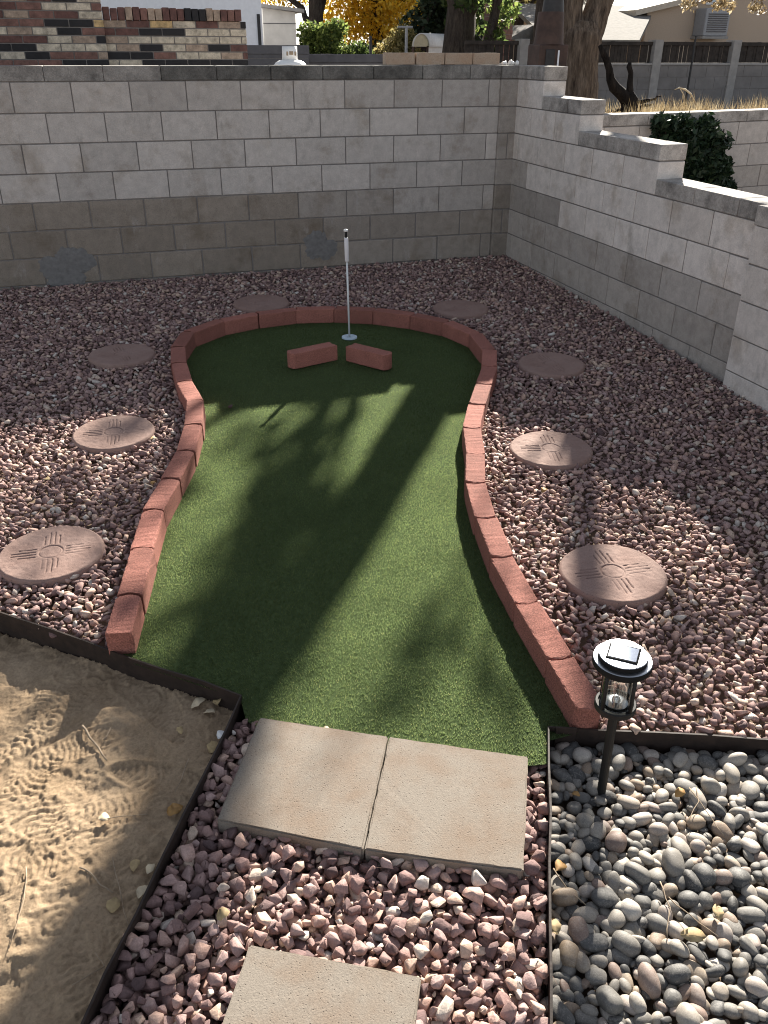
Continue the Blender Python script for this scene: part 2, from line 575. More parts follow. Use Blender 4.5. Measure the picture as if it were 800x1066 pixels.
PEB = [(0.0, (0.05, 0.049, 0.048)), (0.15, (0.09, 0.088, 0.085)), (0.34, (0.155, 0.146, 0.132)), (0.56, (0.245, 0.222, 0.192)),
       (0.73, (0.345, 0.31, 0.265)), (0.83, (0.27, 0.205, 0.145)), (0.91, (0.205, 0.147, 0.122)), (1.0, (0.47, 0.435, 0.385))]
PINK = [(0.0, (0.092, 0.060, 0.060)), (0.15, (0.178, 0.112, 0.106)), (0.36, (0.315, 0.20, 0.178)), (0.54, (0.36, 0.255, 0.238)), (0.70, (0.46, 0.30, 0.245)),
        (0.85, (0.53, 0.40, 0.31)), (0.95, (0.53, 0.465, 0.41)), (1.0, (0.60, 0.56, 0.52))]
M = dict(
    blocks=m_blocks(), cap=m_cap(), edger=m_edger(), dirt=m_dirt(), brick=m_brick(),
    gravel=m_gravel('pink_crushed_rock', PINK), pebble=m_pebble('river_pebble', False), pebble_bed=m_pebble('river_pebble_bed', True),
    pad=m_concrete('tan_paver_concrete', (0.225, 0.195, 0.162)), stone=m_concrete('rose_stepping_concrete', (0.295, 0.2, 0.17), speck=(0.07, 0.045, 0.04), wash=(0.85, 0.8, 0.78)),
    mortar=simple('mortar', (0.20, 0.185, 0.175), 0.95, scale=40, spec=0.1),
    patch=simple('cement_patch', (0.185, 0.178, 0.172), 0.95, scale=35, var=0.18, bmp=0.4, spec=0.2),
    steel=simple('rusty_edging_steel', (0.026, 0.016, 0.012), 0.7, scale=30, var=0.4, bmp=0.2, spec=0.4),
    black=simple('black_plastic', (0.010, 0.010, 0.010), 0.55, var=0.1, spec=0.3),
    matte=simple('matte_black', (0.010, 0.010, 0.010), 0.75, var=0.1, spec=0.15), cup=simple('pale_blue_plastic', (0.50, 0.62, 0.70), 0.5, var=0.05), white=simple('white_paint', (0.75, 0.75, 0.74), 0.45, var=0.05),
    rod=simple('pale_rod', (0.68, 0.70, 0.70), 0.35, var=0.05), grip=simple('white_grip', (0.72, 0.70, 0.72), 0.6, var=0.05),
    turf=m_turf('turf_blade'), turf_base=simple('turf_backing', (0.06, 0.085, 0.035), 0.95, var=0.25, scale=60, spec=0.05),
    bark=m_bark('pale_bark', (0.035, 0.025, 0.02), (0.25, 0.195, 0.15), 0.13), dark_bark=m_bark('dark_bark', (0.022, 0.018, 0.016), (0.085, 0.068, 0.056)),
    charred=m_bark('charred_wood', (0.006, 0.005, 0.005), (0.035, 0.028, 0.024)),
    rust=simple('rusty_sheet_metal', (0.06, 0.034, 0.026), 0.75, var=0.4, scale=9, bmp=0.1), soot=simple('sooty_metal', (0.022, 0.021, 0.022), 0.6, var=0.3),
    stucco=simple('tan_stucco', (0.46, 0.37, 0.29), 0.95, var=0.08, scale=40, bmp=0.2, spec=0.1), whitewall=simple('white_stucco', (0.80, 0.82, 0.86), 0.9, var=0.05, scale=15, spec=0.1),
    shed=simple('off_white_siding', (0.62, 0.60, 0.57), 0.8, var=0.1, scale=6), trim=simple('tan_roof_edge', (0.50, 0.44, 0.36), 0.8, var=0.1, scale=10), roof=simple('pale_roofing', (0.22, 0.21, 0.195), 0.95, var=0.2, scale=10, bmp=0.2, spec=0.08),
    greywall=simple('grey_plaster', (0.14, 0.135, 0.14), 0.95, var=0.2, scale=5, spec=0.1), farwall=simple('far_grey_block', (0.20, 0.19, 0.185), 0.95, var=0.18, scale=4, spec=0.1),
    slat=simple('dark_fence_wood', (0.035, 0.028, 0.024), 0.9, var=0.5, scale=12), pier=simple('grey_pier_block', (0.30, 0.29, 0.28), 0.95, var=0.15, scale=8, spec=0.1),
    ac=simple('grey_cooler_metal', (0.30, 0.31, 0.33), 0.5, var=0.1), arch=simple('galvanised_sheet', (0.55, 0.56, 0.55), 0.4, var=0.1), archend=simple('cream_board', (0.50, 0.46, 0.33), 0.8, var=0.1),
    tank=simple('white_tank_enamel', (0.80, 0.80, 0.79), 0.35, var=0.03), iron=simple('dark_iron', (0.02, 0.02, 0.022), 0.6, var=0.2),
    tanblock=m_concrete('tan_cap_block', (0.42, 0.33, 0.25)), yard=simple('dry_yard_earth', (0.17, 0.13, 0.095), 0.97, var=0.25, scale=3, spec=0.1), earth=simple('bare_earth', (0.21, 0.155, 0.115), 0.97, var=0.25, scale=6, spec=0.1),
    straw=m_leaf('straw', [(0, (0.16, 0.11, 0.06)), (0.6, (0.34, 0.26, 0.14)), (1, (0.52, 0.44, 0.29))], 0.35),
    yellow=m_leaf('yellow_leaf', [(0, (0.38, 0.26, 0.04)), (0.5, (0.75, 0.52, 0.05)), (1, (0.85, 0.68, 0.14))], 0.7),
    green=m_leaf('green_leaf', [(0, (0.03, 0.05, 0.02)), (0.6, (0.095, 0.14, 0.042)), (1, (0.30, 0.36, 0.10))], 0.65),
    pine=m_leaf('dark_green_leaf', [(0, (0.012, 0.022, 0.012)), (1, (0.04, 0.06, 0.028))], 0.25),
    olive=m_leaf('olive_leaf', [(0, (0.12, 0.11, 0.04)), (0.6, (0.30, 0.25, 0.10)), (1, (0.50, 0.42, 0.22))], 0.6),
    ivy=m_leaf('ivy_leaf', [(0, (0.010, 0.022, 0.012)), (0.7, (0.022, 0.042, 0.020)), (1, (0.05, 0.075, 0.035))], 0.12, 0.5),
    dryleaf=simple('dry_leaf', (0.42, 0.31, 0.16), 0.75, var=0.3, scale=40), paleleaf=simple('pale_dry_leaf', (0.58, 0.48, 0.33), 0.7, var=0.2, scale=40),
    goldleaf=simple('golden_leaf', (0.34, 0.19, 0.06), 0.7, var=0.3, scale=40), twig=simple('dry_twig', (0.30, 0.23, 0.16), 0.85, var=0.3, scale=40),
)
# polished cap of the lantern, its dark cell and its glass
m, nt, b = new_mat('brushed_steel'); b.inputs['Base Color'].default_value = (0.55, 0.56, 0.58, 1); b.inputs['Metallic'].default_value = 1.0
b.inputs['Roughness'].default_value = 0.3
nn = noise(nt, pos(nt, True), 90, 3); bump(nt, b, nn.outputs['Fac'], 0.08, 0.002); M['lid'] = m
m, nt, b = new_mat('solar_cell'); b.inputs['Base Color'].default_value = (0.30, 0.34, 0.42, 1); b.inputs['Roughness'].default_value = 0.16; b.inputs['Metallic'].default_value = 0.6
nn = noise(nt, pos(nt, True), 60, 3); bump(nt, b, nn.outputs['Fac'], 0.05, 0.002); M['cell'] = m
m, nt, b = new_mat('clear_glass')
tp = nt.nodes.new('ShaderNodeBsdfTransparent'); tp.inputs['Color'].default_value = (0.90, 0.91, 0.90, 1)
gl = nt.nodes.new('ShaderNodeBsdfGlossy'); gl.inputs['Roughness'].default_value = 0.05
fr_ = nt.nodes.new('ShaderNodeLayerWeight'); fr_.inputs['Blend'].default_value = 0.25
mx = nt.nodes.new('ShaderNodeMixShader')
nt.links.new(maprange(nt, fr_.outputs['Facing'], 0.2, 1.0, 0.13, 0.6), mx.inputs[0]); nt.links.new(tp.outputs[0], mx.inputs[1]); nt.links.new(gl.outputs[0], mx.inputs[2])
nt.links.new(mx.outputs[0], nt.nodes['Material Output'].inputs['Surface']); M['glass'] = m

# ------------------------------------------------------------------ ground
gx = np.concatenate([np.linspace(-120, -8, 12), np.linspace(-7, 6, 27), np.linspace(8, 120, 12)])
gy = np.concatenate([np.linspace(-120, -10, 10), np.linspace(-9, 0.1, 20)])
X, Y = np.meshgrid(gx, gy)
Z = G(np.clip(X, -8, 8), np.clip(Y, -9, 0.1)) - 0.105
n0, n1 = X.shape
ii = (np.arange(n0 - 1)[:, None] * n1 + np.arange(n1 - 1)[None, :]).ravel()
grid_faces = lambda ii, n1: np.stack([ii, ii + 1, ii + 1 + n1, ii + n1], 1)
o = link('ground', np_mesh('ground', np.stack([X.ravel(), Y.ravel(), Z.ravel()], 1), grid_faces(ii, n1)), M['earth'])
tag(o, kind='structure')


def NWy(x):                                     # line of the neighbour's low wall, a little askew
    return 0.10 + 0.15 * (x - 0.2)


def RZ(y):                                      # the higher lot behind the walls
    return 1.28 - 0.055 * np.clip(y - 0.5, 0, 8)


gx = np.concatenate([np.linspace(-150, -8, 10), np.linspace(-7, 12, 39), np.linspace(16, 200, 12)])
gt = np.concatenate([np.linspace(0, 4, 12), np.linspace(5, 14, 10), np.linspace(20, 260, 12)])
X, T = np.meshgrid(gx, gt)
Yb = np.where(X < 0.25, 0.12, NWy(np.minimum(X, 40)) + 0.06)
Y = Yb + T
Z = RZ(Y)
n0, n1 = X.shape
ii = (np.arange(n0 - 1)[:, None] * n1 + np.arange(n1 - 1)[None, :]).ravel()
o = link('raised_ground', np_mesh('raised_ground', np.stack([X.ravel(), Y.ravel(), Z.ravel()], 1), grid_faces(ii, n1)), M['yard'])
tag(o, kind='structure')

# ------------------------------------------------------------------ layout lines from the photo
S1a, S1b = gp(0, 640)[:2], gp(252, 727)[:2]
d1 = (S1b - S1a) / np.linalg.norm(S1b - S1a)
S1far = S1a - d1 * 2.2
S2b = gp(90, 1062)[:2]
d2 = (S2b - S1b) / np.linalg.norm(S2b - S1b)
S2far = S1b + d2 * 2.6
R0 = gp(572, 760)[:2]
R1 = gp(800, 772)[:2]
dr = (R1 - R0) / np.linalg.norm(R1 - R0)
Rfar = R0 + dr * 2.36
R2 = gp(572, 1062)[:2]
d3 = (R2 - R0) / np.linalg.norm(R2 - R0)
R2far = R0 + d3 * 1.75

# ------------------------------------------------------------------ curb blocks
JP = [((106.7, 666), (133.4, 671.5)), ((121.6, 618), (148.4, 619.4)), ((134.9, 570), (161, 570)), ((147, 529.4), (171.4, 530.8)), ((167, 497), (187.5, 498.5)),
      ((182.5, 468.4), (203.8, 468.4)), ((191, 442), (212, 441.6)), ((194, 418), (212.8, 415.5)), ((183.8, 397.5), (200, 395)), ((177.5, 378.8), (193.8, 376)),
      ((177.5, 361), (192.5, 361)), ((188.8, 345.5), (203.8, 345.5)), ((229, 331), (231, 335)), ((266, 324), (268.8, 328)), ((307.5, 319), (307.5, 323)),
      ((348.8, 318), (348.8, 322)), ((390.5, 320), (390.5, 324)), ((431, 325), (430, 329)), ((467, 332), (464.5, 336)), None,
      ((517, 363), (502.5, 363.8)), ((518, 381), (502.5, 381)), ((511.5, 400), (496, 399)), ((505, 421), (488.3, 419.5)), ((500.5, 445), (482.5, 443.5)),
      ((505, 472), (484.8, 470.5)), ((505.5, 502.5), (485.3, 501)), ((517.5, 537.7), (496, 538.5)), ((533.5, 578.5), (510.6, 577.9)), ((560.5, 626.3), (537.4, 626.3)),
      ((595.6, 682.5), (571, 685)), ((636, 748), (613, 752))]
EH = 0.088
joints = []
for q in JP:
    joints.append(None if q is None else (gp(*q[0], dz=EH)[:2] + gp(*q[1], dz=EH)[:2]) / 2)
joints[19] = np.array([-1.172, -2.175])
joints[0] = joints[0] + (joints[1] - joints[0]) / np.linalg.norm(joints[1] - joints[0]) * 0.055
joints[31] = joints[31] + (joints[30] - joints[31]) / np.linalg.norm(joints[30] - joints[31]) * 0.055
ring = joints
HW = 0.045


def edger_mesh(name, L, flat_start=False, seed=0):
    rr = random.Random(seed)
    sag = 0.020
    ys = np.linspace(-HW, HW, 9)
    out = [((0 if flat_start else sag * (1 - (y / HW) ** 2)), y) for y in ys[::-1]]
    out = [(x, y) for x, y in out]
    out += [(L + sag * (1 - (y / HW) ** 2), y) for y in ys]
    bm = bmesh.new()
    h0, h1 = -0.04, EH
    vb = [bm.verts.new((x, y, h0)) for x, y in out]
    vt = [bm.verts.new((x, y, h1)) for x, y in out]
    n = len(out)
    bm.faces.new(vb[::-1]); bm.faces.new(vt)
    for i in range(n):
        bm.faces.new((vb[i], vb[(i + 1) % n], vt[(i + 1) % n], vt[i]))
    bm.edges.ensure_lookup_table()
    top = [e for e in bm.edges if all(abs(v.co.z - h1) < 1e-6 for v in e.verts)]
    corner = [e for e in bm.edges if abs(e.verts[0].co.z - e.verts[1].co.z) > .01 and abs(abs(e.verts[0].co.y) - HW) < 1e-6]
    bmesh.ops.bevel(bm, geom=top + corner, offset=0.006, segments=2, profile=0.6, affect='EDGES', clamp_overlap=True)
    # chips along the arrises
    bmesh.ops.subdivide_edges(bm, edges=[e for e in bm.edges if e.calc_length() > 0.1], cuts=16, use_grid_fill=False)
    for v in bm.verts:
        if v.co.z > h1 - 0.012 and rr.random() < .5:
            v.co.z -= abs(rr.gauss(0, 0.0002))
            v.co.y *= 1 - abs(rr.gauss(0, .014)) - (rr.uniform(.02, .06) if rr.random() < .05 else 0)
    for v in bm.verts:
        v.co += Vector((rr.uniform(-1, 1), rr.uniform(-1, 1), rr.uniform(-1, 1))) * 0.0009
    bmesh.ops.recalc_face_normals(bm, faces=bm.faces)
    me = bpy.data.meshes.new(name)
    bm.to_mesh(me); bm.free()
    return me


ORD = ['first', 'second', 'third', 'fourth', 'fifth', 'sixth', 'seventh', 'eighth', 'ninth', 'tenth', 'eleventh', 'twelfth', 'thirteenth', 'fourteenth', 'fifteenth', 'sixteenth']
for i in range(31):
    a, b_ = ring[i], ring[i + 1]
    d = b_ - a
    L = float(np.linalg.norm(d))
    me = edger_mesh('edging_block', L - 0.014, i == 0, 100 + i)
    c = (a + b_) / 2
    o = link('edging_block', me, M['edger'])
    ang = math.atan2(d[1], d[0])
    # lean with the slope of the yard
    pitch = -math.atan((G(*b_) - G(*a)) / L)
    o.rotation_euler = (rad(random.uniform(-1.2, 1.2)), pitch + rad(random.uniform(-.6, .6)), ang + rad(random.uniform(-.8, .8)))
    o.location = (a[0], a[1], G(*a) + random.uniform(-.003, .003))
    if i < 15:
        k, side = i, 'left'
        tail = 'of the left curb counting from the sand' if i > 0 else 'at the near end of the left curb, touching the sand edging'
    else:
        k, side = 30 - i, 'right'
        tail = 'of the right curb counting from the lantern' if k > 0 else 'at the near end of the right curb, behind the lantern'
    lab = ('sunlit ' if (i < 7 or 22 < i) else 'shaded ') + 'red concrete edging block, ' + ORD[k] + ' ' + tail
    if k == 0: lab = 'red concrete edging block ' + tail
    tag(o, lab, 'edging block', 'red edging blocks round the putting green')

# the two loose blocks in front of the cup
for (pa, pb, lab) in [((301, 386), (352, 374), 'loose red edging block lying on the green, left of the pair before the cup'),
                      ((405, 388), (360, 375), 'loose red edging block lying on the green, right of the pair before the cup')]:
    a = gp(*pa)[:2]; b_ = gp(*pb)[:2]
    d = (b_ - a) / np.linalg.norm(b_ - a)
    nrm = np.array([-d[1], d[0]])
    if nrm[1] < 0: nrm = -nrm
    # concave end points to the cup: local origin at the cup end
    L = float(np.linalg.norm(b_ - a)) - 0.045
    st = b_ + nrm * HW
    o = link('edging_block', edger_mesh('edging_block', L, False, 55), M['edger'])
    o.rotation_euler = (0, 0, math.atan2(-d[1], -d[0]))
    o.location = (st[0], st[1], G(*st) + 0.026)
    o.scale = (1, 1, 0.74)
    tag(o, lab, 'edging block', 'loose edging blocks on the green')

# ------------------------------------------------------------------ putting green
turf_poly = [tuple(q) for q in ring] + [tuple(gp(*q)[:2]) for q in [(571, 770), (571, 794), (550, 796), (405, 775), (264, 754), (256, 748), (251, 729)]] + [tuple(S1b - d1 * 0.01), tuple(gp(140, 690)[:2])]
bm = bmesh.new()
f = bm.faces.new([bm.verts.new((x, y, G(x, y) - 0.006)) for x, y in turf_poly])
bmesh.ops.triangulate(bm, faces=[f])
bmesh.ops.recalc_face_normals(bm, faces=bm.faces)
me = bpy.data.meshes.new('turf_base'); bm.to_mesh(me); bm.free()
tag(link('turf_base', me, M['turf_base']), kind='structure')

NB = 700000
tx = rng.uniform(-3.55, -1.1, NB); ty = rng.uniform(-5.65, -1.25, NB)
keep = inside(turf_poly, tx, ty)
# denser near the viewer
keep &= rng.random(NB) < np.clip(0.45 + 0.55 * (-2.4 - ty) / 1.6, 0.45, 1)
CUP = gp(364, 351)
keep &= (tx - CUP[0]) ** 2 + (ty - CUP[1]) ** 2 > 0.045 ** 2
tx, ty = tx[keep], ty[keep]
n = len(tx)
h = rng.uniform(0.004, 0.0085, n)
th = rng.uniform(0, 2 * np.pi, n)
lean = rng.uniform(0, 0.006, n)
swirl = vnoise(tx, ty, 0.16, 5) * 0.004
w = rng.uniform(0.0008, 0.0015, n)
la = rng.uniform(0, 2 * np.pi, n)
z0 = G(tx, ty) - 0.006
A = np.stack([tx + np.cos(th) * w, ty + np.sin(th) * w, z0], 1)
B = np.stack([tx - np.cos(th) * w, ty - np.sin(th) * w, z0], 1)
C = np.stack([tx + np.cos(la) * lean + swirl, ty + np.sin(la) * lean, z0 + h], 1)
VV = np.stack([A, B, C], 1).reshape(-1, 3)
FF = np.arange(3 * n).reshape(-1, 3)
tone = np.clip(rng.normal(0.5, 0.2, n), 0, 0.9)
tone[rng.random(n) < 0.05] = 1.0
tag(link('turf_blades', np_mesh('turf_blades', VV, FF, {'tone': tone}), M['turf']), 'short artificial turf of the putting green', 'turf', kind='stuff')

# ------------------------------------------------------------------ cup and pin
pin = empty('flag_stick', (CUP[0], CUP[1], G(CUP[0], CUP[1])))
tag(pin, 'thin white flagless pin with a thick white grip standing in the cup of the green', 'golf pin')
mb = MB(); mb.lathe([(0.0, 0.0035), (0.012, 0.0035), (0.014, 0.006), (0.046, 0.008), (0.051, 0.006), (0.052, -0.004)], 36)
mb.build('cup_disc', M['cup'], pin, True)
lean_x = -0.012
mb = MB(); mb.tube([(0, 0, 0.0), (lean_x * .7, 0, 0.50)], [0.0066, 0.0066], 12); mb.build('rod', M['rod'], pin, True)
mb = MB(); mb.tube([(lean_x * .7, 0, 0.495), (lean_x * .7, 0, 0.505), (lean_x * .9, 0, 0.64), (lean_x * .92, 0, 0.648)], [0.0085, 0.0135, 0.0135, 0.011], 14); mb.build('grip', M['grip'], pin, True)
mb = MB(); mb.tube([(lean_x * .92, 0, 0.648), (lean_x, 0, 0.685)], [0.0075, 0.0075], 12); nk = mb.build('neck', M['black'], pin)
mb = MB(); mb.lathe([(0, 0.7), (0.012, 0.699), (0.015, 0.694), (0.014, 0.685), (0.0, 0.684)], 20, (lean_x, 0, 0)); mb.build('cap', M['white'], pin, True)
# small dark pebble forgotten on the turf
q = gp(240, 423)

# ------------------------------------------------------------------ pavers
def paver(corners, name, label):
    """corners: far-left, far-right, near-right, near-left"""
    cs = [np.array(c[:2]) for c in corners]
    ctr = sum(cs) / 4
    bm = bmesh.new()
    top = 0.014
    vt = [bm.verts.new((c[0] - ctr[0], c[1] - ctr[1], G(*c) - G(*ctr) + top)) for c in cs]
    vb = [bm.verts.new((c[0] - ctr[0], c[1] - ctr[1], G(*c) - G(*ctr) + top - 0.05)) for c in cs]
    bm.faces.new(vt[::-1]); bm.faces.new(vb)
    for i in range(4):
        bm.faces.new((vt[i], vt[(i + 1) % 4], vb[(i + 1) % 4], vb[i]))
    bmesh.ops.recalc_face_normals(bm, faces=bm.faces)
    bmesh.ops.bevel(bm, geom=bm.edges[:], offset=0.004, segments=2, affect='EDGES')
    es = [e for e in bm.edges if e.calc_length() > 0.2]
    bmesh.ops.subdivide_edges(bm, edges=es, cuts=14, use_grid_fill=False)
    rr = random.Random(name + label)
    for v in bm.verts:
        v.co += Vector((rr.uniform(-1, 1), rr.uniform(-1, 1), rr.uniform(-.4, .4))) * 0.0012
    me = bpy.data.meshes.new('paver'); bm.to_mesh(me); bm.free()
    o = link('paver', me, M['pad'], loc=(ctr[0], ctr[1], G(*ctr)))
    tag(o, label, 'paver', 'square tan pavers')
    return ctr


P0, P1 = gp(271, 750)[:2], gp(550, 791)[:2]
P3, P2 = gp(226, 857)[:2], gp(545, 910)[:2]
M0, M1 = gp(405, 770)[:2], gp(379, 888)[:2]
u_ = (P1 - P0) / np.linalg.norm(P1 - P0)
paver([P0, M0 - u_ * .002, M1 - u_ * .002, P3], 'a', 'square tan concrete paver at the foot of the green, left of the touching pair')
paver([M0 + u_ * .002, P1, P2, M1 + u_ * .002], 'b', 'square tan concrete paver at the foot of the green, right of the touching pair')
Q0, Q1 = gp(260, 987)[:2], gp(443, 1021)[:2]
u2 = (Q1 - Q0) / np.linalg.norm(Q1 - Q0)
v2 = np.array([u2[1], -u2[0]])
if v2[1] > 0: v2 = -v2
paver([Q0, Q0 + u2 * .406, Q0 + u2 * .406 + v2 * .406, Q0 + v2 * .406], 'c', 'single square tan paver cut off by the bottom of the photo, alone in the rock')
pad_poly = [P0, P1, P2, P3]
pad2_poly = [Q0, Q0 + u2 * .406, Q0 + u2 * .406 + v2 * .406, Q0 + v2 * .406]

# ------------------------------------------------------------------ round stepping stones with engraved sun emblem
def stone_mesh():
    N = 150; R = 0.205
    # square grid warped onto the disc
    g = np.linspace(-1, 1, N)
    a, b_ = np.meshgrid(g, g)
    x = a * np.sqrt(1 - b_ * b_ / 2) * R
    y = b_ * np.sqrt(1 - a * a / 2) * R
    r = np.hypot(x, y)
    groove = np.zeros_like(x)
    ring_w = 0.0038
    groove = np.maximum(groove, np.clip(1 - np.abs(r - 0.045) / ring_w, 0, 1))
    for k in range(4):
        c, s = math.cos(k * math.pi / 2), math.sin(k * math.pi / 2)
        lx, ly = x * c + y * s, -x * s + y * c
        for j, off in enumerate((-0.0285, -0.0095, 0.0095, 0.0285)):
            end = 0.150 if j in (1, 2) else 0.122
            start = 0.056
            m_ = np.clip(1 - np.abs(ly - off) / ring_w, 0, 1) * (lx > start) * (lx < end)
            groove = np.maximum(groove, m_)
    wear = np.clip(0.9 + 0.8 * vnoise(x + 5, y + 5, 0.07, 12), 0.35, 1)
    z = 0.022 - 0.0050 * np.clip(groove * 1.4, 0, 1) * wear
    z -= 0.010 * np.clip((r - (R - 0.012)) / 0.012, 0, 1) ** 2
    z += vnoise(x + 3, y + 3, 0.011, 8) * 0.0006 + vnoise(x + 3, y + 3, 0.02, 9) * 0.0008 + vnoise(x + 3, y + 3, 0.09, 10) * 0.0016
    V1 = np.stack([x.ravel(), y.ravel(), z.ravel()], 1)
    ii = (np.arange(N - 1)[:, None] * N + np.arange(N - 1)[None, :]).ravel()
    F1 = grid_faces(ii, N)
    # rim going down
    border = np.concatenate([np.arange(N), np.arange(1, N) * N + N - 1, (N - 1) * N + np.arange(N - 2, -1, -1), np.arange(N - 2, 0, -1) * N])
    rim = V1[border].copy(); rim[:, 2] = -0.03
    b0 = len(V1); nb = len(border)
    F2 = np.stack([border, b0 + np.arange(nb), b0 + (np.arange(nb) + 1) % nb, border[(np.arange(nb) + 1) % nb]], 1)
    return np_mesh('stepping_stone', np.concatenate([V1, rim]), np.concatenate([F1, F2]))


sm = stone_mesh()
stones = [((-1.645, -4.765), -6, 'round stepping stone with engraved sun emblem, nearest on the right, half sunlit'),
          ((-1.389, -3.718), -15, 'round stepping stone with engraved sun emblem, middle of the right row, mostly sunlit'),
          ((-0.856, -2.65), 0, 'dark shaded round stepping stone at the far end of the right row'),
          ((-0.984, -1.435), 20, 'shaded round stepping stone behind the curb, right of the pin, near the back wall'),
          ((-2.364, -0.923), 40, 'shaded round stepping stone behind the curb, left of the pin, near the back wall'),
          ((-3.391, -1.779), 10, 'dark shaded round stepping stone at the far end of the left row'),
          ((-3.469, -2.938), -4, 'round stepping stone with engraved sun emblem, middle of the left row, half in shade'),
          ((-3.736, -4.023), -2, 'large looking sunlit round stepping stone, nearest on the left, cut by the photo edge')]
for (c, rz, lab) in stones:
    o = link('stepping_stone', sm, M['stone'])
    o.location = (c[0], c[1], G(*c))
    o.rotation_euler = (rad(1.9 + random.uniform(-1, 1)), rad(random.uniform(-1, 1)), rad(rz))
    tag(o, lab, 'stepping stone', 'round stepping stones around the green')

# ------------------------------------------------------------------ steel edging
def strip(name, pts, top, bot, thick, label):
    mb = MB()
    dense = []
    for a, b_ in zip(pts[:-1], pts[1:]):
        k = max(2, int(np.linalg.norm(np.array(b_) - np.array(a)) / 0.15))
        for j in range(k): dense.append(np.array(a) * (1 - j / k) + np.array(b_) * j / k)
    dense.append(np.array(pts[-1]))
    rr = random.Random(len(dense))
    n = len(dense)
    vs = []
    for i, p in enumerate(dense):
        t = dense[min(i + 1, n - 1)] - dense[max(i - 1, 0)]
        t = t / np.linalg.norm(t)
        nn_ = np.array([-t[1], t[0]]) * thick / 2
        wob = nn_ * 2 * rr.uniform(-.7, .7)
        zz = rr.uniform(-.003, .003)
        for (q, z) in ((p + nn_ + wob, top + zz), (p - nn_ + wob, top + zz), (p - nn_ + wob, bot), (p + nn_ + wob, bot)):
            vs.append((q[0], q[1], G(q[0], q[1]) + z))
    fs = []
    for i in range(n - 1):
        for j in range(4):
            fs.append((i * 4 + j, i * 4 + (j + 1) % 4, i * 4 + 4 + (j + 1) % 4, i * 4 + 4 + j))
    fs += [(0, 1, 2, 3)[::-1], tuple((n - 1) * 4 + k for k in range(4))]
    mb.add(vs, fs)
    return tag(mb.build(name, M['steel']), label, 'edging')


strip('steel_edging', [S1far, S1b, S2far], 0.012, -0.12, 0.006, 'dark rusty steel edging strip holding the rock back from the bare sand')
o = strip('steel_edging', [Rfar, R0, R2far], 0.012, -0.12, 0.006, 'dark steel edging strip around the river pebble bed by the lantern')
mb = MB()                                        # splice plate near the corner
c0 = R0 + dr * 0.02 + d3 * .006; c1 = R0 + dr * 0.075 + d3 * .006
a3 = math.atan2(dr[1], dr[0])
mb.cbox((0, -0.003, -0.1), (0.062, 0.003, 0.02), 0.001)
mb.build('splice_plate', M['steel'], o, loc=(c0[0], c0[1], G(*c0)), rot=(0, 0, a3))

# ------------------------------------------------------------------ bare sand with tread marks
step = 0.0052
xs = np.arange(-5.4, -2.95, step); ys = np.arange(-7.3, -3.1, step)
X, Y = np.meshgrid(xs, ys)
dirt_poly = [S1far, S1b, S2far, (S2far[0], -8.3), (-6.7, -8.3), (-6.7, S1far[1])]
Z = -0.070 + vnoise(X, Y, 0.55, 21) * 0.014 + vnoise(X, Y, 0.17, 22) * 0.010 + vnoise(X, Y, 0.06, 23) * 0.006 + vnoise(X, Y, 0.026, 24) * 0.0045 * (1 + vnoise(X, Y, .3, 25)) + rng.normal(0, .0009, X.shape)
rr = random.Random(5)
dist2 = lambda: None
# distance to the strips: the sand lies smoother and higher against them
for k in range(70):                              # overlapping shoe prints
    cx = rr.uniform(-4.5, -3.35); cy = rr.uniform(-6.6, -4.75)
    an = rr.uniform(0, 6.3)
    c, s = math.cos(an), math.sin(an)
    lx = (X - cx) * c + (Y - cy) * s
    ly = -(X - cx) * s + (Y - cy) * c
    e = (lx / 0.15) ** 2 + (ly / (0.052 + 0.012 * lx / .15)) ** 2
    mask = np.clip((1.15 - e) / 0.3, 0, 1)
    wx = vnoise(X, Y, .03, 400 + k) * .006 + vnoise(X, Y, .09, 500 + k) * .012
    lug = np.sign(np.sin((lx + wx + 0.35 * np.abs(ly)) * 2 * np.pi / 0.020)) * 0.0020 * (.6 + .8 * (vnoise(X, Y, .05, 90 + k) > -.2))
    arc = np.sign(np.sin((np.hypot(lx - 0.09, ly) + wx) * 2 * np.pi / 0.021)) * 0.0019 * (.5 + .8 * (vnoise(X, Y, .06, 190 + k) > -.1))
    tread = np.where(lx > 0.02, arc, lug)
    rimm = np.clip(1 - np.abs(e - 1.15) / 0.35, 0, 1) * 0.005
    fl = vnoise(X, Y, 0.4, 40 + k) * 0.006 - 0.074
    pass
    Z = Z * (1 - mask * .6) + (fl + tread * 1.4) * mask * .6 + rimm * (1 - mask) * (vnoise(X, Y, .04, 290 + k) * .5 + .6)
Z += np.clip(vnoise(X, Y, 0.014, 301), .35, 1) * 0.009 * (vnoise(X, Y, .2, 302) > -.3) + rng.normal(0, .0007, X.shape)
m_in = inside([tuple(q) for q in dirt_poly], X, Y)
vid = -np.ones(X.shape, int)
cell = m_in[:-1, :-1] & m_in[1:, :-1] & m_in[:-1, 1:] & m_in[1:, 1:]
n1 = X.shape[1]
iy, ix = np.nonzero(cell)
ii = iy * n1 + ix
F = grid_faces(ii, n1)
used, inv = np.unique(F, return_inverse=True)
VV = np.stack([X.ravel()[used], Y.ravel()[used], (Z + G(X, Y)).ravel()[used]], 1)
tag(link('dirt', np_mesh('dirt', VV, inv.reshape(F.shape), smooth=True), M['dirt']), kind='structure')
SANDZ = -0.081
SX0, SY0, SZ = xs[0], ys[0], (Z + G(X, Y)).copy()


